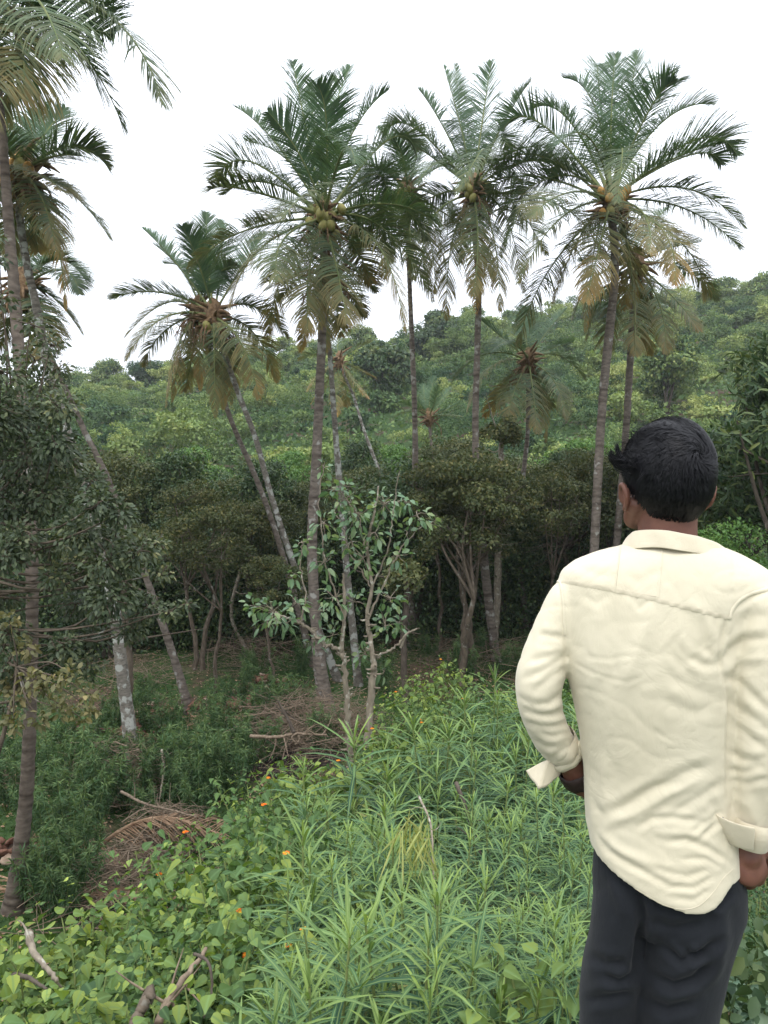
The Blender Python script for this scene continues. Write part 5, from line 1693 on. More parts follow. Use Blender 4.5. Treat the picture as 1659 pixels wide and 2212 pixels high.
# folds: valleys (and ridges, negative) as polylines of the back view, width px, depth m
CR6 = lambda X, Y: (1026 + .3815 * X, 864 + .3815 * Y)
CR7 = lambda X, Y: (1026 + .3815 * X, 1512 + .3815 * Y)
FOLDS = [
    (CR7, [(735, 650), (870, 590), (1050, 480), (1200, 410), (1350, 370)], 12, .0085), (CR7, [(760, 690), (900, 650), (1060, 560), (1250, 450)], 10, -.006),
    (CR7, [(925, 725), (1000, 672), (1130, 668), (1290, 690)], 7, .0070), (CR7, [(1100, 800), (1200, 792), (1330, 845), (1455, 930)], 7, .0075), (CR7, [(1000, 750), (1180, 745), (1300, 770)], 9, -.004),
    (CR7, [(670, 740), (760, 860), (900, 945), (1010, 1000), (1100, 1050)], 7, .0065), (CR7, [(700, 760), (830, 860), (1000, 930)], 9, -.004), (CR7, [(1120, 645), (1250, 565), (1400, 470)], 9, .006),
    (CR7, [(1090, 1060), (1250, 1065), (1340, 1005)], 6, .005), (CR7, [(1275, 780), (1400, 680)], 6, .006), (CR7, [(1230, 745), (1400, 640)], 6, .004), (CR7, [(990, 950), (1200, 1000), (1330, 960)], 7, .004), (CR7, [(1120, 1120), (1240, 1135), (1330, 1070)], 7, .004),
    (CR7, [(660, 560), (700, 640), (690, 760)], 8, .005), (CR7, [(730, 330), (720, 480), (760, 620)], 12, -.005), (CR7, [(1000, 150), (1080, 220), (1140, 240)], 4, .002),
    (CR7, [(1330, 560), (1370, 640), (1340, 760)], 9, .006), (CR7, [(820, 600), (1000, 500), (1180, 470)], 8, .004), (CR7, [(1150, 900), (1300, 900), (1420, 960)], 6, .004),
    (CR6, [(1010, 1170), (960, 1320), (900, 1480), (860, 1600)], 16, -.0065), (CR6, [(700, 1180), (660, 1400), (640, 1700)], 18, -.005), (CR6, [(800, 1200), (790, 1400), (760, 1650)], 16, .004),
    (CR6, [(1145, 1385), (1200, 1460), (1300, 1500), (1395, 1500)], 9, .007), (CR6, [(1100, 1420), (1170, 1500), (1240, 1570)], 9, .0055), (CR6, [(1160, 1250), (1180, 1400), (1230, 1520)], 12, -.004),
    (CR6, [(530, 1470), (640, 1530), (760, 1580), (860, 1596), (960, 1560)], 4, .0022), (CR6, [(620, 1450), (760, 1470), (900, 1440)], 5, .002), (CR6, [(900, 1120), (930, 1180), (990, 1130)], 6, .004),
    (CR6, [(870, 1000), (930, 1030), (1000, 990), (1050, 960)], 8, .004), (CR6, [(1210, 1130), (1300, 1230), (1380, 1400)], 12, -.005), (CR6, [(1290, 1220), (1300, 1400), (1370, 1480)], 8, .005),
    (CR6, [(560, 930), (700, 990), (820, 1010)], 10, .003), (CR6, [(600, 1100), (690, 1150), (760, 1110)], 8, .003), (CR6, [(1100, 1560), (1250, 1640), (1390, 1700)], 14, .005), (CR6, [(1050, 1700), (1220, 1760), (1380, 1750)], 14, .004),
    (CR6, [(480, 1050), (495, 1200), (505, 1330), (530, 1500)], 4, .0055), (CR6, [(1425, 1240), (1400, 1350), (1385, 1450), (1400, 1560)], 5, .008), (CR6, [(1410, 1560), (1440, 1700), (1442, 1830)], 5, .007),
    (CR7, [(1440, 0), (1436, 160), (1432, 330), (1430, 560)], 5, .008),
    # left sleeve
    (CR6, [(370, 1325), (430, 1335), (505, 1345)], 7, .006), (CR6, [(330, 1400), (420, 1420), (520, 1400)], 10, -.004), (CR6, [(290, 1570), (380, 1540), (470, 1480), (530, 1440)], 8, .0065), (CR6, [(350, 1640), (440, 1560), (520, 1510)], 8, .006), (CR6, [(300, 1480), (400, 1460), (500, 1420)], 7, .004),
    (CR6, [(250, 1690), (330, 1730), (420, 1720), (505, 1650)], 8, .0065), (CR6, [(260, 1760), (380, 1800), (520, 1750)], 8, .005), (CR7, [(245, 30), (330, 75), (440, 90), (520, 60)], 7, .0055), (CR7, [(270, 110), (370, 150), (470, 150), (540, 120)], 7, .005),
    (CR7, [(320, 220), (400, 270), (480, 270), (560, 200)], 7, .005), (CR7, [(340, 290), (430, 330), (540, 260), (590, 210)], 6, .006), (CR7, [(360, 180), (440, 205), (540, 180)], 6, .004),
    # right sleeve
    (CR6, [(1405, 1480), (1450, 1410), (1530, 1360), (1659, 1350)], 10, .009), (CR6, [(1430, 1530), (1500, 1470), (1659, 1460)], 10, -.006), (CR6, [(1420, 1570), (1500, 1600), (1560, 1660), (1659, 1760)], 9, .007), (CR6, [(1440, 1700), (1500, 1760), (1560, 1840)], 10, .006),
    (CR7, [(1440, 285), (1510, 340), (1580, 350), (1659, 320)], 9, .0085), (CR7, [(1440, 395), (1520, 410), (1659, 370)], 9, .008), (CR7, [(1440, 450), (1550, 470), (1659, 440)], 8, .006), (CR7, [(1470, 130), (1560, 220), (1659, 290)], 11, .007), (CR7, [(1500, 50), (1600, 120), (1659, 180)], 11, .006),
    (CR7, [(1450, 540), (1550, 600), (1600, 700), (1560, 820)], 14, -.006), (CR6, [(1480, 1180), (1560, 1120), (1659, 1080)], 6, .005), (CR6, [(1500, 1250), (1600, 1220), (1659, 1230)], 12, .005),
]


def seg_dist(px, py, line):
    best = np.full(len(px), 1e9); tt = np.zeros(len(px)); n = len(line) - 1
    for i in range(n):
        ax, ay = line[i]; bx, by = line[i + 1]
        dx, dy = bx - ax, by - ay
        t = np.clip(((px - ax) * dx + (py - ay) * dy) / (dx * dx + dy * dy), 0, 1)
        d = np.hypot(px - ax - t * dx, py - ay - t * dy)
        m_ = d < best
        best[m_] = d[m_]; tt[m_] = (i + t[m_]) / n
    return best, tt


V = get_v(shirt); N = get_n(shirt)
px, py = to_px(V)
face = np.clip((-N[:, 1] + .05) * 1.6, 0, 1)
H = np.zeros(len(V))
for fn, line, w, dep in FOLDS:
    ln = [fn(*q) for q in line]
    lx = np.array([q[0] for q in ln]); ly = np.array([q[1] for q in ln])
    m_ = (px > lx.min() - 4 * w) & (px < lx.max() + 4 * w) & (py > ly.min() - 4 * w) & (py < ly.max() + 4 * w)
    d, t = seg_dist(px[m_], py[m_], ln)
    env = np.clip(np.minimum(t + .06, 1.06 - t) * 5, 0, 1)
    prof = -np.exp(-(d / w) ** 1.35) + .45 * np.exp(-((d - 1.9 * w) / (1.0 * w)) ** 2)
    H[m_] += dep * prof * env
# soft general creases
def fbm(P, s, seed):
    return np.array([noise.noise(Vector((p[0] * s[0] + seed, p[1] * s[1], p[2] * s[2]))) for p in P])


rdg = (1 - np.abs(fbm(V + .03 * np.stack([fbm(V, (6, 6, 6), 41)] * 3, 1), (13, 13, 17), 21))) ** 7
H = H * .46 * face + .0012 * fbm(V, (8, 8, 3), 3) + .0007 * fbm(V, (24, 24, 14), 7) - .0012 * rdg + .0005 * fbm(V, (70, 70, 60), 17)
# the yoke lies one cloth thickness proud above its seam
YK = [(1202, 1257), (1290, 1272), (1388, 1292), (1480, 1316), (1572, 1338)]
yk_y = np.interp(px, [a for a, b_ in YK], [b_ for a, b_ in YK])
H += np.where((px > 1200) & (px < 1580), .0018 * np.clip((yk_y - py) / 4, 0, 1) * np.clip((py - 1180) / 20, 0, 1), 0) * face
V = V + N * H[:, None]
set_v(shirt, V)
sm = shirt.modifiers.new('s', 'SMOOTH'); sm.iterations = 1; sm.factor = .3
dg = bpy.context.evaluated_depsgraph_get()
me2 = bpy.data.meshes.new_from_object(shirt.evaluated_get(dg)); shirt.modifiers.clear(); shirt.data = me2
me2.polygons.foreach_set("use_smooth", np.ones(len(me2.polygons), dtype=bool))
bvh = BVHTree.FromObject(shirt, bpy.context.evaluated_depsgraph_get())


def on_shirt(line, n, off=.0012):
    L = np.array(line, dtype=float)
    L = smooth_path(np.concatenate([L, np.zeros((len(L), 1))], 1), n)[:, :2]
    out = []
    c0 = Vector((0, 0, CZ))
    for x, y in L:
        d = Vector(at(x, y, 1.0)) - c0
        loc, no, i, dist = bvh.ray_cast(c0, d.normalized())
        if loc is None or loc.y > 1.9:
            continue
        out.append((np.array(loc), np.array(no)))
    return out


def ribbon(line, w, n=60, off=.0015, name='seam', mat='shirt_double', parent=None, th_=.0010):
    pts = on_shirt(line, n)
    if len(pts) < 4:
        return None
    P = np.array([a for a, b_ in pts]); Nn = nrm(np.array([b_ for a, b_ in pts]))
    T = nrm(np.gradient(P, axis=0)); S = nrm(np.cross(T, Nn))
    A = P + S * w / 2 + Nn * .0002; B = P - S * w / 2 + Nn * .0002; C = P + Nn * (off + th_)
    V = np.stack([A, P + S * w * .42 + Nn * off, C, P - S * w * .42 + Nn * off, B], 1).reshape(-1, 3)
    o = mk(name, V - ORG, [grid_faces(len(P), 5)], M[mat], parent=shirt)
    return o


fin(shirt)
ribbon([(a, b_ - 3.5) for a, b_ in YK], .0085, 90, .0004, 'yoke_seam', th_=.0002)
ribbon([CR6(440, 1075), CR6(460, 1020), CR6(485, 1050), CR6(500, 1200), CR6(508, 1330)][1:], .006, 40, .0008, 'armhole_seam', 'shirt')
ribbon([CR6(1440, 1240), CR6(1470, 1170), CR6(1540, 1110), CR6(1659, 1070)], .008, 40, .0010, 'armhole_seam', 'shirt')
ribbon([CR6(825, 820), CR6(815, 900), CR6(800, 1010), CR6(795, 1085)], .003, 30, .0006, 'yoke_pleat', 'shirt')
ribbon([CR6(1060, 850), CR6(1050, 950), CR6(1035, 1040), CR6(1030, 1120)], .003, 30, .0006, 'yoke_pleat', 'shirt')

pg = []
for v_ in np.linspace(0, 1, 14):
    row = []
    for u_ in np.linspace(0, 1, 14):
        x_ = (1341 + 91 * u_) * (1 - v_) + (1331 + 92 * u_) * v_
        y_ = (1192 + 4 * u_) * (1 - v_) + (1273 + 17 * u_) * v_
        h_ = on_shirt([(x_, y_), (x_ + .01, y_)], 2)
        row.append(h_[0][0] + nrm(h_[0][1]) * .0009)
    pg.append(row)
pgo = mk('yoke_panel', np.array(pg).reshape(-1, 3) - ORG, [grid_faces(14, 14)], M['shirt_double'], parent=shirt)

# ---- collar: stand and turned-over leaf around the neck
neck_c = at(1452, 1168, YT + .01)
NK = 64
ang = np.linspace(-math.pi * 1.42, math.pi * .42, NK)        # open at the front


def neck_pt(a, r_, z, lean=0):
    """a measured from the person's right over the back"""
    e = math.cos(a) * (.068 + r_) * H_1 + math.sin(a) * (.064 + r_) * H_2
    return neck_c + e + np.array([0, 0, z])


H_1 = np.array([math.cos(R(6)), -math.sin(R(6)), 0]); H_2 = np.array([math.sin(R(6)), math.cos(R(6)), 0])
rows = []
prof = [(.012, -.030), (.009, -.010), (.006, .008), (.005, .019), (.009, .0225), (.013, .019), (.018, .005), (.024, -.012), (.0225, -.013), (.016, .004), (.011, .014), (.009, .017)]
for i, a in enumerate(ang):
    fr = abs(a + math.pi / 2) / (math.pi * .92)                    # 0 at the nape, 1 at the collar points
    drop = -.058 * max(0, fr - .12) ** 1.25
    tilt = -.014 * math.cos(a)
    row = []
    for r_, z in prof:
        flare = 1 + .9 * max(0, fr - .25) * (1 if z < .01 else .3)
        leaf = (1 + 1.5 * max(0, fr - .2)) if r_ > .0085 else 1
        row.append(neck_pt(a, r_ * flare + .030 * max(0, math.cos(a)) * fr * (1 if r_ > .008 else .6) + .0015 * math.sin(a * 9 + z * 90), z * (leaf if z < 0 else 1) + drop + tilt))
    rows.append(row)
V = np.array(rows).reshape(-1, 3)
mk('collar', V - ORG, [grid_faces(NK, len(prof), False)], M['shirt_double'], parent=shirt)
colo = [c for c in shirt.children if c.name.startswith('collar')][0]
so = colo.modifiers.new('subd', 'SUBSURF'); so.levels = 1; so.render_levels = 1


# ---- cuffs: turned-back cloth built as small curved sheets with thickness
def sheet(name, grid, mat, parent, thick=.0016, sub=2, wr=0.0, seed=0):
    g = np.array([[at(*q) for q in row] for row in grid])
    m_, n_ = g.shape[:2]
    if wr:
        rs = np.random.RandomState(seed)
        g = g + rs.normal(0, wr, g.shape)
    o = mk(name, g.reshape(-1, 3) - ORG, [grid_faces(m_, n_)], M[mat], parent=parent)
    s = o.modifiers.new('s', 'SOLIDIFY'); s.thickness = thick; s.offset = 0
    b_ = o.modifiers.new('b', 'SUBSURF'); b_.levels = sub; b_.render_levels = sub
    return o


# left: rolled band round the forearm and the dangling open flap
def cuff_ring(name, axis_pts, radii, seed, mat='shirt_double', n=40, wob=.0016, flat=1.0):
    rs = np.random.RandomState(seed)
    P = smooth_path(axis_pts, len(radii))
    V, Fc = tube(P, radii, n)
    V = V.reshape(len(radii), n, 3)
    a = np.linspace(0, 2 * math.pi, n, endpoint=False)
    wv = wob * (np.sin(a * 3 + seed) + .6 * np.sin(a * 7 + 2 * seed))
    V = V + nrm(V - P[:, None]) * wv[None, :, None]
    o = mk(name, V.reshape(-1, 3) - ORG, [Fc], M[mat], parent=shirt)
    s = o.modifiers.new('b', 'SUBSURF'); s.levels = 1; s.render_levels = 1
    return o


ax = [at(1202, 1596, 1.547), at(1212, 1616, 1.556), at(1220, 1630, 1.563)]
cuff_ring('cuff', ax, [.0385, .0412, .0415, .0405, .0372, .0355, .0345], 2)
ax2 = [at(1214, 1622, 1.557), at(1221, 1634, 1.564), at(1226, 1642, 1.567)]
cuff_ring('cuff', ax2, [.0365, .0385, .038, .036, .033, .031], 5, 'shirt')
# two facets of the open cuff hanging from the slit, meeting in a sharp crease
def facet(tl, tr, br, bl, n=10, bow=.004, seed=0):
    rs = np.random.RandomState(seed)
    tl, tr, br, bl = [at(*q) for q in (tl, tr, br, bl)]
    g = []
    for v_ in np.linspace(0, 1, n):
        row = []
        for u_ in np.linspace(0, 1, n):
            p_ = (tl * (1 - u_) + tr * u_) * (1 - v_) + (bl * (1 - u_) + br * u_) * v_
            row.append(p_ + np.array([0, -bow * math.sin(u_ * math.pi) * (.3 + v_), .0015 * math.sin(u_ * 9 + seed) * v_]))
        g.append(row)
    o = mk('cuff_flap', np.array(g).reshape(-1, 3) - ORG, [grid_faces(n, n)], M['shirt_double'], parent=shirt)
    s_ = o.modifiers.new('s', 'SOLIDIFY'); s_.thickness = .0014; s_.offset = 0


facet((1168, 1648, 1.548), (1182, 1642, 1.53), (1164, 1705, 1.522), (1136, 1666, 1.556), bow=-.004, seed=1)
facet((1182, 1642, 1.53), (1216, 1656, 1.552), (1209, 1672, 1.56), (1164, 1705, 1.522), bow=.006, seed=2)
# right: the cuff is turned back and stands away from the sleeve like a funnel, slit towards the back
rows = []
cr = at(1622, 1776, 1.42)
for j, t_ in enumerate(np.linspace(0, 1, 9)):
    row = []
    for a in np.linspace(-math.pi * .60, -math.pi * 2.36, 44):
        wing = max(0, -math.cos(a)) ** 1.3
        r_ = .0475 + .010 * t_ + .026 * wing * t_ ** .8 + .0012 * math.sin(a * 7 + 3 * t_)
        zz = -.034 + (.045 + .022 * wing) * t_ + .004 * math.sin(a * 3) * t_
        row.append(cr + np.array([math.cos(a) * r_, math.sin(a) * r_ * .95, zz - .004 * math.sin(t_ * math.pi)]))
    rows.append(row)
o = mk('cuff', np.array(rows).reshape(-1, 3) - ORG, [grid_faces(9, 44)], M['shirt_double'], parent=shirt)
s_ = o.modifiers.new('s', 'SOLIDIFY'); s_.thickness = .0022; s_.offset = 0
s_ = o.modifiers.new('b', 'SUBSURF'); s_.levels = 1; s_.render_levels = 1
ax = [at(1629, 1758, 1.418), at(1626, 1782, 1.42), at(1624, 1810, 1.425)]
cuff_ring('cuff', ax, [.0455, .048, .049, .049, .047, .045, .042], 7, 'shirt_double', 40, .003)
V, Fc = ellipsoid(at(1560, 1768, 1.395), (.0035, .002, .0035), 10, 7)
mk('button', V - ORG, [Fc], M['button'], parent=shirt)

hl = [(1290, 1858), (1310, 1884), (1345, 1910), (1390, 1937), (1435, 1962), (1475, 1971), (1510, 1963), (1540, 1935), (1562, 1905), (1583, 1884)]
ribbon([(a, b_ - 7) for a, b_ in hl], .0015, 80, .0006, 'hem_stitch', 'shirt_double', None, .0002)

# ---- trousers
def leg_rings(rows):
    out = []
    for y, xl, xr, hd, Y in rows:
        c = at((xl + xr) / 2, y, Y) if y < 2300 else None
        out.append((c, (xr - xl) / 2 * K * Y, hd))
    return out


def leg(rows, low):
    R_ = []
    for y, xl, xr, hd, Y in rows:
        R_.append((at((xl + xr) / 2, y, Y), (xr - xl) / 2 * K * Y, hd))
    for p_, a, b_ in low:
        R_.append((np.array(p_), a, b_))
    C = np.array([np.concatenate([c, [a, b_]]) for c, a, b_ in R_])
    C = smooth_path(C, 60)
    n = 40
    t = np.linspace(0, 2 * math.pi, n, endpoint=False)
    rings = [c[None, :3] + c[3] * np.cos(t)[:, None] * E1 + c[4] * np.sin(t)[:, None] * E2 for c in C]
    return loft(np.array(rings))


def wp(y, xl, xr, Y):
    return at((xl + xr) / 2, y, Y)


LEGL = [(1870, 1300, 1420, .085, 1.51), (1930, 1283, 1410, .092, 1.51), (2000, 1275, 1398, .090, 1.51), (2080, 1258, 1392, .082, 1.51), (2150, 1250, 1388, .074, 1.51), (2212, 1249, 1385, .068, 1.51)]
LEGR = [(1870, 1440, 1598, .090, 1.485), (1930, 1405, 1603, .096, 1.48), (1990, 1386, 1598, .096, 1.475), (2060, 1384, 1579, .088, 1.47), (2140, 1380, 1560, .080, 1.465), (2212, 1378, 1549, .074, 1.46)]
kl = wp(2212, 1249, 1385, 1.51); kr = wp(2212, 1378, 1549, 1.46)
leg_l = leg(LEGL, [(kl + [.0, .0, -.12], .064, .066), (kl * [1, 1, 0] + [.0, -.01, .30], .062, .066), (kl * [1, 1, 0] + [.0, -.01, .16], .060, .066), (kl * [1, 1, 0] + [.0, -.01, .055], .062, .075)])
leg_r = leg(LEGR, [(kr + [.0, .0, -.12], .068, .070), (kr * [1, 1, 0] + [-.0, -.01, .30], .064, .068), (kr * [1, 1, 0] + [-.0, -.01, .16], .062, .068), (kr * [1, 1, 0] + [-.0, -.01, .055], .064, .078)])
pel = []
for y, xl, xr, hd in [(1770, 1296, 1568, .092), (1800, 1292, 1574, .096), (1850, 1287, 1592, .104), (1900, 1283, 1601, .108), (1950, 1284, 1600, .106), (1985, 1300, 1588, .090)]:
    pel.append(ring_row(y, xl, xr, hd))
pelvis = loft(np.array(pel))
trousers = remeshed('trousers', [pelvis, leg_l, leg_r], .0048, 10, M['trouser'], None)
V = get_v(trousers); N = get_n(trousers); px, py = to_px(V)
H = np.zeros(len(V))
TF = [([(940, 1120), (950, 1250), (930, 1400), (900, 1600)], 10, .008), ([(1060, 1390), (1160, 1480), (1260, 1450), (1400, 1350)], 9, .006), ([(1000, 1560), (1120, 1620), (1240, 1590), (1340, 1500)], 11, .007), ([(1180, 1400), (1240, 1460), (1330, 1440)], 8, .005),
      ([(700, 1550), (820, 1600), (900, 1560)], 10, .006), ([(640, 1440), (740, 1500), (860, 1500)], 12, .005), ([(620, 1700), (760, 1690), (900, 1660)], 12, .005), ([(950, 1700), (1080, 1760), (1250, 1720)], 12, .006), ([(980, 1250), (1120, 1300), (1300, 1260)], 12, .004), ([(1280, 1100), (1380, 1150), (1470, 1080)], 10, .005),
      ([(760, 1000), (820, 1120), (860, 1250)], 14, -.004), ([(1400, 1150), (1400, 1400), (1340, 1600)], 14, -.004)]
for line, w, dep in TF:
    ln = [CR7(*q) for q in line]
    d, t = seg_dist(px, py, ln)
    env = np.clip(np.minimum(t + .06, 1.06 - t) * 4, 0, 1)
    H += dep * env * (-np.exp(-(d / w) ** 2) + .4 * np.exp(-((d - 1.9 * w) / w) ** 2))
H = 1.5 * H * np.clip((-N[:, 1] + .1) * 1.5, 0, 1) + .004 * fbm(V, (7, 7, 5), 11) + .0015 * fbm(V, (22, 22, 18), 5)
low_ = np.clip((.30 - V[:, 2]) / .3, 0, 1)
H += low_ * .006 * np.sin(V[:, 2] * 95 + 3 * np.sin(V[:, 0] * 40))
set_v(trousers, V + N * H[:, None])
fin(trousers)

# ---- shoes
for kx, rot in ((kl, R(12)), (kr, R(-14))):
    c = np.array([kx[0], kx[1], 0.0])
    f = np.array([math.sin(-rot) + .15, math.cos(rot), 0]); f = f / np.linalg.norm(f)
    s_ = np.array([f[1], -f[0], 0])
    rings = []
    for t_, w_, h0, h1 in [(-.105, .012, .01, .05), (-.10, .030, .004, .075), (-.06, .038, .0, .095), (0, .038, .0, .090), (.06, .040, .0, .066), (.11, .048, .0, .052), (.15, .046, .0, .045), (.18, .034, .002, .036), (.192, .012, .008, .024)]:
        a_ = np.linspace(0, 2 * math.pi, 20, endpoint=False)
        rings.append(c + f * (t_ + .02) + np.outer(np.cos(a_) * w_, s_) + np.outer((h0 + h1) / 2 + np.sin(a_) * (h1 - h0) / 2, [0, 0, 1]) + [0, 0, .004])
    V, ch = loft(np.array(rings))
    mk('shoe', V - ORG, ch, M['shoe'], parent=person)

# ---- the body: one continuous skin surface
hc = at(1440, 1040, 1.515)                                     # head centre
up = np.array([0, 0, 1.0])
NOD = R(6)                                                     # looks up a little
FW = H2 * math.cos(NOD) + up * math.sin(NOD); UP = up * math.cos(NOD) - H2 * math.sin(NOD)


def hp(a, b_, c):
    return hc + H1 * a + FW * b_ + UP * c


parts = []
ROTH = np.stack([H1, FW, UP], 1)
parts.append(ball(hp(0, -.002, .022), (.074, .090, .084), rot=ROTH))
parts.append(ball(hp(0, .030, -.035), (.062, .060, .070), rot=ROTH))
parts.append(ball(hp(0, .052, -.080), (.036, .034, .030), rot=ROTH))          # chin
for s in (-1, 1):
    parts.append(limb(np.array([hp(s * .060, .0, -.045), hp(s * .048, .035, -.080), hp(s * .02, .062, -.092)]), [.020, .018, .016], 14, 10))   # jaw
    parts.append(ball(hp(s * .033, .072, -.018), (.020, .016, .014), rot=ROTH))                                                          # cheek
    parts.append(limb(np.array([hp(s * .012, .084, .022), hp(s * .045, .074, .022)]), [.009, .008], 12, 6))                              # brow
    # ear: cupped shell set against the head
    e0 = hp(s * .079, -.004, -.030)
    lat = H1 * s
    rim = []
    for q in np.linspace(-.35 * math.pi, 1.15 * math.pi, 9):
        rim.append(e0 + lat * (.012 + .004 * math.sin(q)) - FW * (.012 * math.cos(q) * -1 - .002) * -1 + UP * (.0235 * math.sin(q) + .002))
    parts.append(limb(np.array(rim), [.004, .0048, .0052, .0055, .0055, .0055, .005, .0048, .0045], 12, 24))
    parts.append(ball(e0 + lat * .004, (.005, .012, .021), rot=np.stack([nrm(lat + .35 * FW * -1), FW, UP], 1)))
    parts.append(ball(e0 + lat * .004 - UP * .022 + FW * .003, (.0055, .008, .009), rot=ROTH))
parts.append(limb(np.array([hp(0, .086, .012), hp(0, .098, -.012), hp(0, .106, -.024)]), [.008, .010, .012], 12, 8))
for s in (-1, 1):
    parts.append(ball(hp(s * .013, .096, -.027), (.009, .010, .008), rot=ROTH))
parts.append(limb(np.array([hp(-.022, .080, -.049), hp(0, .091, -.046), hp(.022, .080, -.049)]), [.005, .0065, .005], 12, 8))
parts.append(limb(np.array([hp(-.020, .080, -.058), hp(0, .089, -.060), hp(.020, .080, -.058)]), [.005, .007, .005], 12, 8))
nb = at(1450, 1215, YT + .0)
parts.append(limb(np.array([hp(0, -.012, -.03), hp(0, -.014, -.075), (hp(0, -.01, -.12) + nb * 1) / 2 + 0 * up, nb]), [.058, .055, .056, .062], 26, 14))
# torso core
core = [ring_row(y, xl + 10, xr - 10, hd - .014, .0) for y, xl, xr, hd in ROWS[2:]] + [ring_row(1850, 1300, 1580, .088), ring_row(1900, 1300, 1585, .09)]
core = np.array(core)
core = (core - core.mean(1, keepdims=True)) * .94 + core.mean(1, keepdims=True)
parts.append(loft(core))


def arm(rows, k):
    P = np.array([at(x, y, Y) for x, y, Y, r in rows]); r = [r_ * K * Y * k for x, y, Y, r_ in rows]
    return P, r


P, r_ = arm(LA, .66)
wl = at(1246, 1676, 1.585); hl = at(1276, 1716, 1.62)
fore = at(1230, 1644, 1.572)
parts.append(limb(np.concatenate([P[:-1], [fore, wl]]), [.026, .031, .033, .034, .036, .036, .034, .031, .028, .025], 20, 40))
P, r_ = arm(RA, .66)
wr = at(1604, 1812, 1.44); fore = at(1618, 1776, 1.425)
parts.append(limb(np.concatenate([P[:-1], [fore, wr]]), [.028, .038, .043, .045, .045, .043, .040, .036, .033, .029], 20, 40))


def hand(w, dirv, palmn, side, parts, sc=1.0, curl=.5):
    """w wrist, dirv along the hand, palmn palm normal, side towards the thumb"""
    dirv = nrm(dirv); side = nrm(side - dirv * np.dot(side, dirv)); palmn = nrm(np.cross(dirv, side)) * np.sign(np.dot(np.cross(dirv, side), palmn))
    Rm = np.stack([side, palmn, dirv], 1)
    parts.append(limb(np.array([w - dirv * .01, w + dirv * .03]), [.026, .028], 16, 6))
    parts.append(ball(w + dirv * .048 * sc, (.041 * sc, .019 * sc, .048 * sc), rot=Rm))
    parts.append(ball(w + dirv * .035 * sc + side * .022 * sc + palmn * .008, (.016 * sc, .016 * sc, .032 * sc), rot=Rm))
    for i, (o_, ln, rr) in enumerate([(.029, .070, .0092), (.0105, .078, .0096), (-.009, .072, .0092), (-.027, .056, .0080)]):
        b0 = w + dirv * (.074 - .004 * abs(i - 1)) * sc + side * o_ * sc
        a = 0.0
        pts_ = [b0 - dirv * .02, b0]
        p_ = b0.copy()
        for q, fr in enumerate((.45, .31, .24)):
            a += curl * (.75 + .12 * i)
            d_ = dirv * math.cos(a) + palmn * math.sin(a)
            p_ = p_ + d_ * ln * fr * sc
            pts_.append(p_.copy())
        parts.append(limb(np.array(pts_), [rr * 1.05, rr * 1.12, rr * 1.0, rr * .94, rr * .80], 14, 20))
    tb = w + dirv * .022 * sc + side * .030 * sc
    d1 = nrm(dirv * .7 + side * .75 + palmn * .2)
    d2 = nrm(dirv * .95 + side * .25 + palmn * .35)
    parts.append(limb(np.array([tb - d1 * .015, tb, tb + d1 * .034 * sc, tb + d1 * .034 * sc + d2 * .03 * sc, tb + d1 * .034 * sc + d2 * .052 * sc]), [.013, .0135, .0112, .0105, .0085], 14, 18))


# left hand: goes forward round the hip into the pocket; right hand: back of the hand seen, fingers tucked into the pocket
hand(wl, nrm(hl - wl), np.array([1., .1, 0]), np.array([-.1, 1., .2]), parts, .92, .35)
hr = at(1610, 1868, 1.43)
hand(wr, nrm(hr - wr + np.array([.006, .0, 0])), np.array([-.45, 1., .1]), np.array([1., .25, .1]), parts, .92, .85)
# legs and feet inside the trousers and shoes
for rows, kx in ((LEGL, kl), (LEGR, kr)):
    P = [at((xl + xr) / 2, y, Y) for y, xl, xr, hd, Y in rows] + [kx + [0, 0, -.12], kx * [1, 1, 0] + [0, -.01, .28], kx * [1, 1, 0] + [0, -.01, .09]]
    parts.append(limb(np.array(P), [.046, .050, .050, .046, .044, .042, .041, .038, .030], 18, 40))
    parts.append(limb(np.array([kx * [1, 1, 0] + [0, -.03, .045], kx * [1, 1, 0] + [0, .06, .04], kx * [1, 1, 0] + [0, .13, .03]]), [.028, .026, .02], 14, 14))
body = remeshed('body', parts, .0034, 5, M['skin'], None)
fin(body)
for s in (-1, 1):
    V, Fc = ellipsoid(hp(s * .031, .0745, .004), (.0115, .0115, .0115), 14, 10)
    mk('eye', V - ORG, [Fc], M['eye'], parent=person)

# ---- wrist strap
ax = nrm(wl - at(1230, 1644, 1.572))
wc = wl + ax * -.002
P = np.array([wc - ax * .018, wc - ax * .0165, wc - ax * .006, wc + ax * .006, wc + ax * .0165, wc + ax * .018])
V, Fc = tube(P, [.0305, .0345, .0345, .0335, .0330, .0292], 30)
rs = np.random.RandomState(5)
V += rs.normal(0, .0006, V.shape)
wst = mk('wrist_strap', V - ORG, [Fc], M['strap'], parent=person)
q = at(1227, 1670, 1.552)
V, Fc = ellipsoid(wc + nrm(q - wc) * .0355, (.0028, .002, .004), 10, 7)
mk('stud', V - ORG, [Fc], M['metal'], parent=wst)
tag(wst, 'dark brown wrist strap with a tiny bright stud')

# ---- hair: scalp shell and strands flowing from the crown whorl
def scalp_r(a, b_):
    """direction (unit, head frame) to hair surface distance"""
    return a


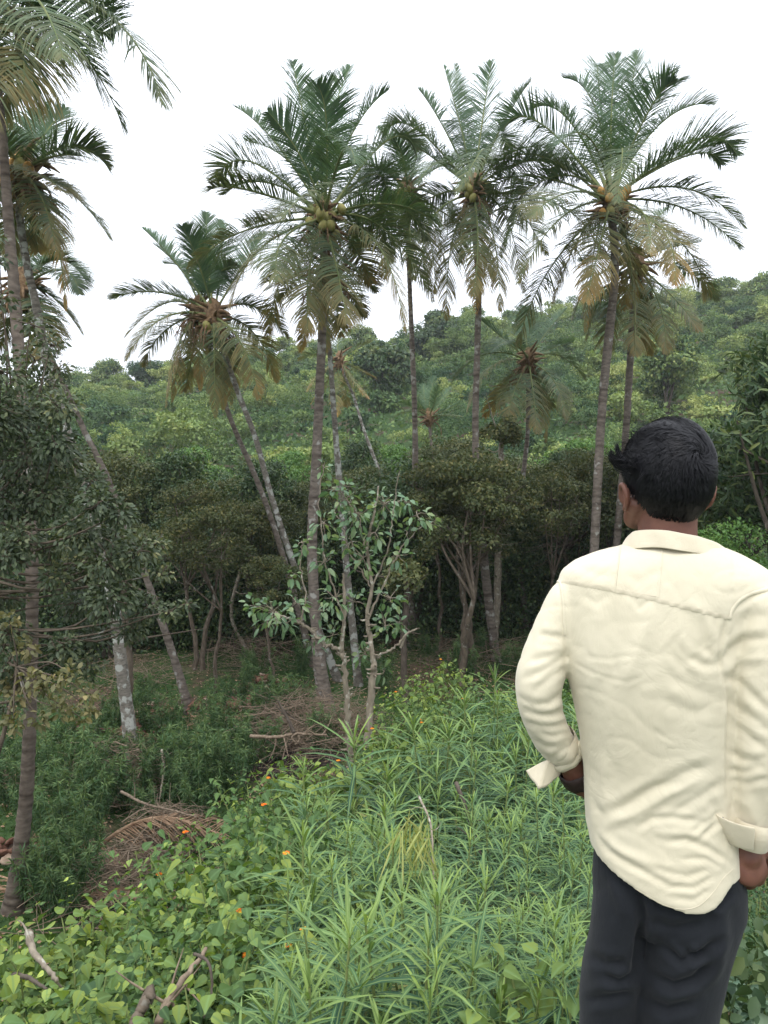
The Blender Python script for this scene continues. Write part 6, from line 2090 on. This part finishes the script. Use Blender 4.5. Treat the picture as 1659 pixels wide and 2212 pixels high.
def head_surface(D):
    """D (N,3) unit in the head frame -> radius of the hair volume"""
    x, y, z = D[:, 0], D[:, 1], D[:, 2]
    rx, ry, rz = .0815, .102, .105
    r = 1 / np.sqrt((x / rx) ** 2 + (y / ry) ** 2 + (np.where(z > 0, z / rz, z / .118)) ** 2)
    top = np.clip(z, 0, 1)
    r = r + .006 * top
    nape = np.clip((-z - .35) / .5, 0, 1)
    r = r - .006 * nape                       # close-cut towards the neck
    r = r + .0030 * np.sin(x * 9 + y * 4) * top
    return r


def hairline(D):
    """positive inside the haired area"""
    x, y, z = D[:, 0], D[:, 1], D[:, 2]
    f = np.arctan2(np.abs(x), -y)             # 0 at the back, pi at the face
    lim = np.interp(f, [0, .55, .95, 1.25, 1.55, 1.9, 2.3, 3.2], [-.93, -.90, -.74, -.50, -.16, .20, .50, .60])
    return z - lim


hcc = hp(0, -.002, .012)
nth_, nph = 96, 64
TH, PH = np.meshgrid(np.linspace(0, 2 * math.pi, nth_, endpoint=False), np.linspace(-1.4, math.pi / 2 - .01, nph))
D = np.stack([np.cos(PH) * np.cos(TH), np.cos(PH) * np.sin(TH), np.sin(PH)], -1).reshape(-1, 3)
hl_ = hairline(D)
rr = head_surface(D)
rr = rr - .007 - .030 * np.clip(-hl_ * 5, 0, 1) + .001 * np.sin(D[:, 0] * 70) * np.sin(D[:, 2] * 60)
W_ = hcc + (D * rr[:, None]) @ ROTH.T
hair = mk('hair', W_ - ORG, [grid_faces(nph, nth_, True)], M['hair'], parent=person)
rs = np.random.RandomState(9)
wh = nrm(np.array([.10, -.86, .50]))          # whorl on the back of the crown, right of centre
nst = 15000
D0 = rdir(rs, nst * 2)
D0 = D0[hairline(D0) > .01][:nst]
nst = len(D0)
segs = 6
cur = D0.copy()
dist = np.arccos(np.clip(D0 @ wh, -1, 1))
z0 = D0[:, 2]
length = np.interp(z0, [-.8, -.4, 0, .4, .8], [.008, .014, .026, .042, .05]) * rs.uniform(.6, 1.25, nst)
lift0 = rs.uniform(-.006, .0, nst)
rows = []
swirl = np.interp(dist, [0, .5, 1.2, 2.5], [1.3, .7, .35, .25])
jit = rs.normal(0, .22, (nst, 3)) * .5
clus = rs.randint(0, 260, nst); cj = rs.normal(0, .34, (260, 3))
wid_ = .0011
for j in range(segs + 1):
    R0 = head_surface(cur) + lift0 + .0035 * np.sin(j / segs * math.pi * .8) * np.interp(z0, [-.5, .3], [.1, 1.0])
    P_ = cur * R0[:, None]
    away = nrm(cur * (cur @ wh)[:, None] - wh)            # tangent pointing away from the whorl
    tang = nrm(np.cross(wh, cur))
    flow = nrm(away + tang * swirl[:, None] * .8 + np.array([-.35, .1, 0]) * np.clip(cur[:, 2:3], 0, 1) + jit + cj[clus])
    flow = flow + np.array([0, 0, -1.0]) * np.clip(.35 - cur[:, 2:3], 0, 1.4)
    flow = nrm(flow - (flow * cur).sum(1, keepdims=True) * cur)
    side_ = nrm(np.cross(flow, cur))
    w_ = wid_ * (1 - .8 * (j / segs) ** 2)
    rows.append(np.stack([P_ - side_ * w_, P_ + side_ * w_], 1))
    cur = nrm(P_ + flow * (length / segs)[:, None])
V = np.stack(rows, 1)
k2 = 2 * (segs + 1)
V = V.reshape(nst, k2, 3)
V = hcc + V.reshape(-1, 3) @ ROTH.T
Fc = ((np.arange(nst) * k2)[:, None, None] + grid_faces(segs + 1, 2)[None]).reshape(-1, 4)
mk('strands', V - ORG, [Fc], M['hair_shaft'], parent=hair)
# the blown tuft over the forehead at the left, and rough edge hairs
mb = MB()
for i in range(300):
    t0 = rs.rand()
    p0 = at(1352 + rs.normal(0, 5), 1003 + rs.normal(0, 10), 1.475 + rs.normal(0, .01))
    tipc = [(1318, 976), (1330, 988), (1325, 1000), (1332, 962), (1316, 985)][rs.randint(5)]
    p2 = at(tipc[0] + rs.normal(0, 3), tipc[1] + rs.normal(0, 4), 1.49 + rs.normal(0, .01))
    p1 = (p0 + p2) / 2 + np.array([-.004, 0, -.012 * rs.rand() - .004])
    add_tube(mb, bez(p0, p1, p2, 7), np.linspace(.0007, .0003, 7), 4)
for i in range(1500):
    d = rdir(rs, 1, .5)[0]
    if d[2] < .1: continue
    r0 = head_surface(d[None])[0]
    f = nrm(np.cross(d, rs.normal(size=3)) + np.array([-.5, .2, .0]))
    p0 = hcc + ROTH @ (d * (r0 - .004)); p2 = hcc + ROTH @ (d * (r0 + rs.uniform(.001, .007)) + f * rs.uniform(.01, .03))
    add_tube(mb, bez(p0, (p0 + p2) / 2 + ROTH @ (d * .004), p2, 5), np.linspace(.0005, .0002, 5), 3)
V_ = np.concatenate(mb.V) - ORG
mk('tuft', V_, mb.F, M['hair_shaft'], parent=hair)
# ------------------------------------------------------------------ light haze over the valley
hm = bpy.data.materials.new('haze')
hm.use_nodes = True
nt = hm.node_tree; nt.nodes.clear()
out = nt.nodes.new('ShaderNodeOutputMaterial')
pv = nt.nodes.new('ShaderNodeVolumePrincipled')
pv.inputs['Color'].default_value = (.86, .90, .94, 1)
pv.inputs['Density'].default_value = .0005
pv.inputs['Anisotropy'].default_value = .2
nt.links.new(pv.outputs[0], out.inputs['Volume'])
X0, X1, Y0, Y1, Z0, Z1 = -265, 265, -45, 425, -6, 48
V = np.array([(x, y, z) for x in (X0, X1) for y in (Y0, Y1) for z in (Z0, Z1)], dtype=float)
hz = mk('haze', V, [np.array([[0, 1, 3, 2], [4, 6, 7, 5], [0, 4, 5, 1], [2, 3, 7, 6], [0, 2, 6, 4], [1, 5, 7, 3]])], hm, smooth=False)
tag(hz, 'thin pale haze over the hillside', kind='stuff')
